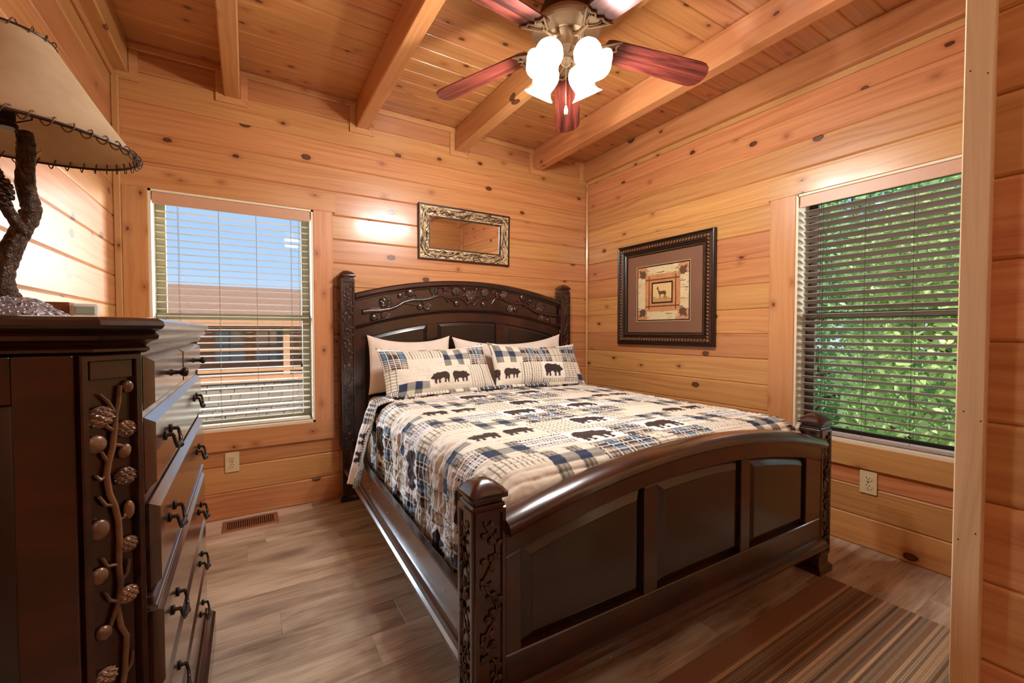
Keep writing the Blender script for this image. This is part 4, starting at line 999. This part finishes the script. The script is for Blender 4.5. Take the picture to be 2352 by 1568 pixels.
smooth_sharp(MB().lathe([(0, .014), (.058, .012), (.060, .002), (.056, -.012), (.048, -.034), (.046, -.052), (.034, -.058), (.030, -.062), (.024, -.070), (.022, -.090), (.026, -.096), (.022, -.104), (.012, -.110), (0, -.112)], 40).build('switch_housing', M['fanmetal'], fan), 40)
def blade(i):
    a = radians(-21.6+72*i); b = empty('fan_blade'); b.parent = fan
    b.matrix_basis = Matrix.Rotation(a, 4, 'Z') @ T(0, 0, -.008) @ R(8.0, 'Y') @ R(-10, 'X')
    n = 16; ol = [(.175, -.050), (.20, -.058)]+[(.20+.40*k/n, -(.058+.012*k/n)) for k in range(1, n+1)]
    ol += [(.628, -.066), (.650, -.052), (.662, -.028), (.666, 0), (.662, .028), (.650, .052), (.628, .066)]+[(.20+.40*k/n, (.058+.012*k/n)) for k in range(n, -1, -1)]+[(.175, .050), (.165, .0)]
    m = len(ol); vs = [(x, y, z) for z in (-.003, .003) for x, y in ol]
    MB().add(vs, [tuple(range(m)), tuple(range(2*m-1, m-1, -1))]+[(k, (k+1) % m, m+(k+1) % m, m+k) for k in range(m)]).build('blade_board', M['blade'], b)
    ir = MB(); ir.tube([(.052, 0, .004), (.075, 0, -.008), (.10, 0, -.012), (.13, 0, -.010), (.16, 0, -.008)], [.010, .010, .009, .008, .007], 8)
    for s in (-1, 1):
        ir.tube([(.135, 0, -.009), (.150, s*.018, -.009), (.172, s*.030, -.009), (.205, s*.050, -.008), (.232, s*.064, -.008), (.222, s*.050, -.008), (.216, s*.034, -.008), (.226, s*.018, -.008), (.212, s*.008, -.008), (.206, 0, -.008)], [.006, .006, .006, .006, .004, .005, .005, .005, .005, .005], 7)
        ir.tube([(.155, s*.004, -.009), (.18, s*.022, -.009), (.205, s*.030, -.008)], [.004, .003, .002], 6)
        ir.ell((.185, s*.034, -.009), (.004, .004, .003), None, 8, 5)
    ir.box(.155, .205, -.022, .022, -.0075, -.0035, .0015)
    smooth_sharp(ir.build('blade_iron', M['fanmetal'], b), 60)
for i in range(5): blade(i)
va = YAW
for i in range(4):
    a = pi/2-va+radians(45+90*i)
    s = empty('light_arm'); s.parent = fan; s.matrix_basis = T(0, 0, -.066) @ Matrix.Rotation(a, 4, 'Z')
    smooth_sharp(MB().tube([(.015, 0, -.012), (.060, 0, -.008), (.086, 0, -.014)], [.010, .010, .019], 12).build('arm', M['fanmetal'], s), 60)
    g = empty('g'); bpy.data.objects.remove(g)
    tilt = 32; A = T(.086, 0, -.010) @ R(-tilt, 'Y')
    prof = [(.020, 0), (.038, -.004), (.050, -.018), (.058, -.038), (.059, -.056), (.054, -.078), (.048, -.096), (.046, -.104), (.056, -.120), (.072, -.134)]
    n = 40; vs = []; fs = []
    for j, (r, z) in enumerate(prof):
        for k in range(n):
            t = 2*pi*k/n; q = 1+.07*max(0, (j-7)/2)*cos(4*t); zz = z; vs.append((r*q*cos(t), r*q*sin(t), zz))
    for j in range(len(prof)-1):
        for k in range(n): fs.append((j*n+k, j*n+(k+1) % n, (j+1)*n+(k+1) % n, (j+1)*n+k))
    o = MB().add(vs, fs).build('glass_shade', M['glow'], s, A, smooth=True)
    l = bpy.data.lights.new('bulb', 'POINT'); l.energy = BULB_W; l.shadow_soft_size = .03; l.color = (1, .97, .93)
    lo = bpy.data.objects.new('bulb', l); COL.objects.link(lo); lo.parent = s; lo.matrix_basis = A @ T(0, 0, -.158)
pc = MB()
P0 = [( -.012*0+.0, 0, -.112-.0072*i) for i in range(24)]
for q in P0: pc.ell(q, (.0018, .0018, .0026), None, 6, 4)
pch = pc.build('pull_chain', M['brass'], fan)
MB().lathe([(.002, .004), (.004, -.002), (.0075, -.018), (.0082, -.028), (.006, -.036), (0, -.038)], 14, T(0, 0, -.29)).build('chain_fob', M['ivory'], pch, smooth=True)
pc = MB()
for i in range(9): pc.ell((.045, -.03, -.10-.0072*i), (.0016, .0016, .0024), None, 6, 4)
pc.build('pull_chain', M['brass'], fan)
smooth_sharp(MB().lathe([(0, -.100), (.02, -.100), (.020, -.112), (.012, -.120), (0, -.124)], 24).build('finial', M['fanmetal'], fan), 50)

fx2 = empty('added_fill_light', (-2.05, -3.75, CEIL), label='added fill lamp in a round frosted fixture, unseen behind the camera', cat='fill light')  # added lamp, unseen behind the camera, brightens the post and closet wall
MB().lathe([(0, 0), (.15, 0), (.15, -.03), (.14, -.035), (0, -.035)], 32).build('added_fill_base', M['fanmetal'], fx2, smooth=False)
MB().lathe([(.138, -.035), (.135, -.06), (.11, -.085), (.06, -.098), (0, -.102)], 32).build('added_fill_dome', M['glow'], fx2, smooth=True)
l = bpy.data.lights.new('bulb', 'POINT'); l.energy = 13.0; l.shadow_soft_size = .1; l.color = (1, .95, .88)  # point source just below the added fill fixture
lo = bpy.data.objects.new('bulb', l); COL.objects.link(lo); lo.parent = fx2; lo.location = (0, 0, -.22)

# ------------------------------------------------------------------ mirror
mr = empty('wall_mirror', ((-1.578-.830)/2, -.003, (1.597+1.988)/2), label='rectangular mirror in an antique gold carved twig frame above the headboard', cat='mirror')
mr.rotation_euler = (radians(1.6), 0, 0)
mw, mh = .374, .1955
rect = lambda w, h: (lambda i: [(-w+i, -h+i), (w-i, -h+i), (w-i, h-i), (-w+i, h-i)])
MB().ring(rect(mw, mh), [(0, 0), (0, -.020), (.002, -.024), (.010, -.024), (.012, -.018), (.012, 0)]).build('outer_border', M['framebrown'], mr)
MB().ring(rect(mw-.012, mh-.012), [(0, 0), (0, -.016), (.066, -.013), (.066, 0)]).build('frame_field', M['gold'], mr)
MB().ring(rect(mw-.078, mh-.078), [(0, 0), (0, -.018), (.008, -.018), (.010, 0)]).build('inner_border', M['framebrown'], mr)
MB().box(-mw+.085, mw-.085, -.007, -.004, -mh+.085, mh-.085).build('mirror_pane', M['mirror'], mr)
def twigs(par, mat, num, name, seed, r0):
    rn = random.Random(seed); mb = MB()
    for i in range(num):
        side = rn.random(); 
        if side < .36: cx, cz, hor = rn.uniform(-mw+.04, mw-.04), mh-.045, 1
        elif side < .72: cx, cz, hor = rn.uniform(-mw+.04, mw-.04), -mh+.045, 1
        elif side < .86: cx, cz, hor = mw-.045, rn.uniform(-mh+.04, mh-.04), 0
        else: cx, cz, hor = -mw+.045, rn.uniform(-mh+.04, mh-.04), 0
        L = rn.uniform(.02, .05); pts = []; z_ = rn.uniform(-.022, .022); a = rn.uniform(-.6, .6)+(0 if hor else pi/2)
        for k in range(6):
            f = k/5-.5; px = f*L*2; pz = .008*sin(f*6+rn.random()); x_ = px*cos(a)-pz*sin(a); y_ = px*sin(a)+pz*cos(a)
            X_, Z_ = (cx+x_, cz+z_+y_) if hor else (cx+z_+x_, cz+y_)
            X_ = max(-mw+.015, min(mw-.015, X_)); Z_ = max(-mh+.015, min(mh-.015, Z_))
            if abs(X_) < mw-.080 and abs(Z_) < mh-.080:
                if hor: Z_ = (mh-.082)*(1 if Z_ > 0 else -1)
                else: X_ = (mw-.082)*(1 if X_ > 0 else -1)
            pts.append((X_, -.0165-rn.uniform(0, .002), Z_))
        mb.tube(pts, [r0*.6, r0, r0*1.1, r0, r0*.9, r0*.4], 5)
    return mb.build(name, mat, par, smooth=True)
tag(twigs(mr, M['framebrown'], 300, 'carved_twigs', 3, .0019), 'stuff'); tag(twigs(mr, M['gold'], 110, 'carved_leaves', 8, .0026), 'stuff')
for sx in (-1, 1):
    for sz in (-1, 1):
        P = [(sx*(mw-.030-.055*(1-cos(t*.35))-.03*t*.3), -.021, sz*(mh-.095+.07*sin(t*.35+.1)) ) for t in [k*.45 for k in range(9)]]
        P = [(sx*(mw-.028-.085*(k/8)**1.8), -.021, sz*(mh-.110+.088*(1-(1-k/8)**2))) for k in range(9)]
        MB().tube(P, [.002, .004, .0055, .006, .006, .0055, .005, .004, .006], 8).build('antler_scroll', M['gold'], mr, smooth=True)

MB().tube([(-.09, -.006, mh-.004), (-.03, -.008, mh+.012), (.03, -.008, mh+.012), (.09, -.006, mh-.004)], .0009, 5).build('hanging_wire', M['black'], mr)

# ------------------------------------------------------------------ framed picture on the right wall
pic = empty('framed_picture', Mx=Fr @ T(.832, -.001, 1.366), label='large framed deer and leaf print with dark beaded frame beside the window', cat='picture')
pw_, ph_ = .4275, .390
MB().ring(rect(pw_, ph_), [(0, 0), (0, -.022), (.003, -.030), (.010, -.032), (.016, -.026), (.020, -.024), (.022, 0)]).build('outer_moulding', M['framedark'], pic)
MB().ring(rect(pw_-.020, ph_-.020), [(0, 0), (0, -.024), (.010, -.032), (.026, -.031), (.040, -.022), (.046, 0)]).build('carved_band', M['framebrown'], pic)
MB().ring(rect(pw_-.064, ph_-.064), [(0, 0), (0, -.022), (.010, -.020), (.018, -.013), (.032, -.011), (.034, 0)]).build('inner_moulding', M['framedark'], pic)
orn = MB()
def leafb(Tm, s):
    orn.ell((0, 0, 0), (s*.32, .0045, s*.72), Tm @ R(28, 'Y'), 8, 5); orn.ell((s*.35, 0, s*.1), (s*.2, .004, s*.42), Tm @ R(-24, 'Y'), 6, 4)
for (half, other, rot) in ((pw_-.042, ph_-.042, 0), (ph_-.042, pw_-.042, 90)):
    k = int(half*2/.0235)
    for sgn in (-1, 1):
        for i in range(k+1):
            u = -half+i*half*2/k
            leafb(T(u, -.032, sgn*other) if rot == 0 else T(sgn*other, -.032, u) @ R(90, 'Y'), .0155)
tag(orn.build('frame_carving', M['frameorn'], pic, smooth=True), 'stuff')
bd = MB()
for (half, other, rot) in ((pw_-.084, ph_-.084, 0), (ph_-.084, pw_-.084, 1)):
    k = int(half*2/.0075)
    for sgn in (-1, 1):
        for i in range(k+1):
            u = -half+i*half*2/k; bd.ell((u, -.014, sgn*other) if not rot else (sgn*other, -.014, u), (.0026, .0026, .0026), None, 6, 4)
tag(bd.build('frame_beads', M['frameorn'], pic, smooth=True), 'stuff')
MB().box(-pw_+.095, pw_-.095, -.008, -.004, -ph_+.095, ph_-.095).build('suede_mat', M['mat'], pic)
MB().ring(rect(.240, .212), [(0, -.007), (0, -.0105), (.004, -.0105), (.006, -.007)]).build('mat_fillet', M['gold'], pic)
MB().ring(rect(.234, .206), [(0, -.007), (0, -.0095), (.007, -.009), (.008, -.007)]).build('mat_dark_fillet', M['framedark'], pic)  # dark fillet ring just inside the gold one
def art():
    w, h = .227, .199; n = 200; u = np.linspace(-w, w, n); v = np.linspace(-h, h, int(n*h/w)); U, V = np.meshgrid(u, v, indexing='ij')
    birch = np.array(lin(214, 196, 152)[:3]); col = np.empty(U.shape+(3,)); col[:] = birch
    col *= (1+.25*vnoise(U, V, 30, 3))[..., None]
    bk = (vnoise(U*.4, V*3, 60, 5) > .23); col[bk] = np.array(lin(96, 74, 54)[:3])
    cnr = (np.abs(U) > w*.60) & (np.abs(V) > h*.62); col[cnr] = np.array(lin(206, 148, 104)[:3])
    ring_ = (np.abs(U) < .158) & (np.abs(V) < .122) | (np.abs(U) < .138) & (np.abs(V) < .138); col[ring_] = np.array(lin(196, 136, 86)[:3])*1.0
    col[ring_] *= (1+.4*vnoise(U, V, 40, 9))[ring_][:, None]
    tw = ((np.abs(np.abs(U)-.118) < .005) & (np.abs(V) < .125)) | ((np.abs(np.abs(V)-.100) < .005) & (np.abs(U) < .150)); col[tw] = np.array(lin(92, 62, 42)[:3])
    inn = (np.abs(U) < .094) & (np.abs(V) < .078); col[inn] = np.array(lin(48, 32, 24)[:3])
    inn = (np.abs(U) < .084) & (np.abs(V) < .070); col[inn] = np.array(lin(220, 186, 128)[:3])*1.0
    gr = inn & (V < -.035+.008*np.sin(U*60)); col[gr] = np.array(lin(190, 146, 92)[:3])
    DEER = [(.0,.80),(.06,.86),(.07,.97),(.10,.99),(.12,.90),(.17,.97),(.19,.93),(.16,.86),(.19,.80),(.24,.66),(.32,.60),(.50,.60),(.72,.63),(.84,.60),(.90,.50),(.91,.40),(.88,.30),(.92,.20),(.93,.02),(.89,.02),(.87,.20),(.80,.32),(.78,.18),(.76,.02),(.72,.02),(.73,.20),(.70,.36),(.50,.35),(.40,.36),(.40,.20),(.39,.02),(.35,.02),(.35,.30),(.31,.30),(.30,.02),(.26,.02),(.26,.34),(.20,.44),(.15,.60),(.12,.72),(.05,.75),(.0,.76)]
    a = (U+.050)/.095; b = (V+.048)/.098
    col[inn & inpoly(a, b, DEER)] = np.array(lin(84, 64, 44)[:3])
    MAP = [(0,-1),(.06,-.45),(.35,-.62),(.30,-.42),(.75,-.25),(.60,-.10),(.95,.30),(.60,.22),(.62,.45),(.35,.28),(.32,.75),(.15,.60),(0,1),(-.15,.60),(-.32,.75),(-.35,.28),(-.62,.45),(-.60,.22),(-.95,.30),(-.60,-.10),(-.75,-.25),(-.30,-.42),(-.35,-.62),(-.06,-.45)]
    for sx in (-1, 1):
        for sz in (-1, 1):
            x = U-sx*.178; y = V-sz*.145; th = math.atan2(sz, sx)-pi/2
            a = (x*cos(th)+y*sin(th))/.042; b = (-x*sin(th)+y*cos(th))/.058
            col[inpoly(a, b, MAP)] = np.array(lin(92, 68, 50)[:3])
            arc_ = np.abs(np.hypot(x, y)-.05) < .002; col[arc_ & cnr] = np.array(lin(150, 104, 74)[:3])
    grid_obj('art_print', np.stack([U, np.full_like(U, -.0088), V], -1), M['art'], pic, None, col)
art()
MB().ring(rect(.093, .077), [(0, -.008), (0, -.012), (.004, -.013), (.008, -.012), (.009, -.008)]).build('inner_frame', M['framedark'], pic)

# ------------------------------------------------------------------ rug
def rug():
    x0, x1, y0, y1 = -2.30, -.462, -2.085, -2.655
    w = x1-x0; h = y0-y1; nu, nv = 240, 120; u = np.linspace(0, w, nu); v = np.linspace(0, -h, nv); U, V = np.meshgrid(u, v, indexing='ij')
    Z = .010+.0022*np.abs(np.sin(V*pi/.0088))+.001*vnoise(U, V, 80, 3)
    e = np.minimum(np.minimum(U, w-U), np.minimum(-V, V+h)); Z = np.where(e < .004, .001, Z)
    return grid_obj('rug', np.stack([U, V, Z], -1), M['rug'], None, T(x0, y0, 0))
tag(rug(), None, 'brown striped woven rug on the floor at the foot of the bed', 'rug')

# ------------------------------------------------------------------ outside
GZ = -1.6
g = MB().box(-60, 60, .6, 80, GZ-.2, GZ).build('ground_outside', M['dirt']); tag(g, 'structure')
g = MB().box(.9, 60, -40, .6, GZ-.2, GZ).build('ground_outside', M['dirt']); tag(g, 'structure')
# neighbouring cabin
NB = T(-2.9, 12.0, 0)
nb = empty('neighbour_cabin', (-2.9, 12.0, GZ), label='neighbouring log cabin with brown shingle roof and stone foundation outside the back window', cat='building')
def nbx(*a, **k): return MB().box(*a, **k)
gz = -GZ
for k in range(14): nbx(-6, 6, 1.6, 1.75, gz-.25+k*.16, gz-.25+(k+1)*.16-.006, .02).build('log', M['cabinlog'], nb)
vs = [(-6.6, -.4, gz+1.36), (6.6, -.4, gz+1.36), (6.6, 3.2, gz+2.62), (-6.6, 3.2, gz+2.62)]
for k in range(9):
    a = k/9; y0_ = -.4+3.6*a; z0_ = gz+1.36+1.26*a
    MB().box(-6.6, 6.6, 0, .42, 0, .03, 0, T(0, y0_, z0_) @ R(19.3, 'X')).build('shingle_course', M['shingle'], nb)
nbx(-6.6, 6.6, -.43, -.38, gz+1.22, gz+1.40).build('fascia', M['cabinlog'], nb)
for x in (-4.4, -1.5, 1.3, 4.2): nbx(x-.09, x+.09, -.25, -.07, gz-.25, gz+1.36, .01).build('porch_post', M['cabinlog'], nb)
nbx(-6, 6, -.3, 1.7, gz-.42, gz-.25).build('porch_deck', M['cabinlog'], nb)
nbx(-6, 6, -.24, -.12, gz+.50, gz+.58, .01).build('porch_rail', M['cabinlog'], nb); nbx(-6, 6, -.24, -.12, gz-.12, gz-.04, .01).build('porch_rail', M['cabinlog'], nb)
for x in (-3.2, -.2, .9): 
    w_ = nbx(x-.45, x+.45, 1.55, 1.6, gz+.0, gz+1.15, .005).build('window_frame', M['cabinlog'], nb)
    for dx in (-.2, .2): nbx(x+dx-.18, x+dx+.18, 1.53, 1.56, gz+.08, gz+1.07).build('window_pane', M['paneb'], w_)
nbx(-6, 6, -.2, 1.6, 0, gz-.42).build('foundation_core', M['mortar'], nb)
rn = random.Random(3); z = .02
while z < gz-.5:
    h = rn.uniform(.10, .17); x = -3.6+rn.uniform(-.2, 0)
    while x < 3.4:
        w_ = rn.uniform(.22, .55); nbx(x, x+w_-.02, -.235-rn.uniform(0, .03), -.19, z, z+h-.018, .008).build('stone', M['stone'], nb); x += w_
    z += h
# trees beyond the side window
def leaf_cloud(name, mat, parent, boxes, n, s0, s1, seed):
    rn = np.random.RandomState(seed); V = []; 
    tot = sum(b[6] for b in boxes); P = []
    for b in boxes:
        k = int(n*b[6]/tot); d = rn.normal(size=(k, 3)); d /= np.linalg.norm(d, axis=1)[:, None]; r = rn.uniform(.35, 1, size=(k, 1))**.45
        P.append(np.array(b[:3])+d*r*np.array(b[3:6]))
    P = np.concatenate(P); k = len(P); s = rn.uniform(s0, s1, (k, 1)); a = rn.normal(size=(k, 3)); a[:, 2] -= .5; a /= np.linalg.norm(a, axis=1)[:, None]
    b = np.cross(a, rn.normal(size=(k, 3))); b /= np.linalg.norm(b, axis=1)[:, None]; nn = np.cross(a, b)
    pts = np.stack([P-a*s*.5, P+b*s*.28-a*s*.12, P+b*s*.24+a*s*.2, P+a*s*.6, P-b*s*.24+a*s*.2, P-b*s*.28-a*s*.12, P+nn*s*.08], 1)
    v = pts.reshape(-1, 3); base = (np.arange(k)*7)[:, None]
    F = np.concatenate([np.stack([base[:, 0]+6, base[:, 0]+i, base[:, 0]+(i+1) % 6], 1) for i in range(6)])
    me = bpy.data.meshes.new(name); me.vertices.add(len(v)); me.vertices.foreach_set('co', v.astype(np.float32).ravel()); me.loops.add(F.size); me.loops.foreach_set('vertex_index', F.astype(np.int32).ravel())
    me.polygons.add(len(F)); me.polygons.foreach_set('loop_start', np.arange(0, F.size, 3, dtype=np.int32)); me.update(calc_edges=True); me.materials.append(mat)
    o = link(name, me, parent); o['kind'] = 'stuff'; return o
def tree(loc, H, boxes, n, mat, label, seed, s0=.05, s1=.12):
    t = empty('leafy_tree', (loc[0], loc[1], GZ), label=label, cat='tree', group=None); rn = random.Random(seed)
    mb = MB().tube([(0, 0, 0), (.04, .05, H*.35), (-.03, .02, H*.7), (0, 0, H)], [.11, .09, .06, .02], 10)
    for i in range(9):
        z = H*(.25+.07*i); a = rn.random()*6.28; L = rn.uniform(.5, 1.1); mb.tube([(0, .02, z), (cos(a)*L*.5, sin(a)*L*.5, z+.2), (cos(a)*L, sin(a)*L, z+.5)], [.04, .025, .01], 6)
    mb.build('trunk', M['trunk'], t, smooth=True); leaf_cloud('foliage', mat, t, boxes, n, s0, s1, seed)
tree((2.9, -2.0), 4.3, [(0, 0, 2.1, .9, 1.2, 1.2, 3), (.1, .2, 3.3, .8, 1.0, .8, 2), (0, -.2, 1.1, .9, 1.1, .8, 1.4)], 14000, M['leaf'], 'nearest pale green leafy tree outside the side window', 3)
tree((4.3, .3), 4.9, [(0, 0, 2.3, 1.1, 1.4, 1.3, 3), (.1, .1, 3.7, 1.0, 1.2, .8, 2), (0, 0, .9, 1.1, 1.3, .8, 1.6)], 14000, M['leafd'], 'deeper green leafy tree farther along outside the side window', 5)
tree((5.9, -2.9), 6.4, [(0, 0, 2.6, 1.5, 1.1, 1.7, 3), (0, 0, 4.7, 1.3, 1.0, 1.2, 2)], 9000, M['leaf'], 'tall tree rising behind the nearest one outside the side window', 8, .09, .18)
tree((7.5, .7), 6.8, [(0, 0, 2.6, 1.8, 2.2, 1.8, 3), (0, 0, 4.6, 1.6, 1.9, 1.2, 2)], 9000, M['leafd'], 'tallest tree standing farthest back outside the side window', 13, .09, .18)
tree((2.2, .32), 1.9, [(0, 0, 1.35, .8, 1.05, .8, 3)], 5000, M['leaf'], 'low leafy shrub just outside the side window', 17, .08, .16)
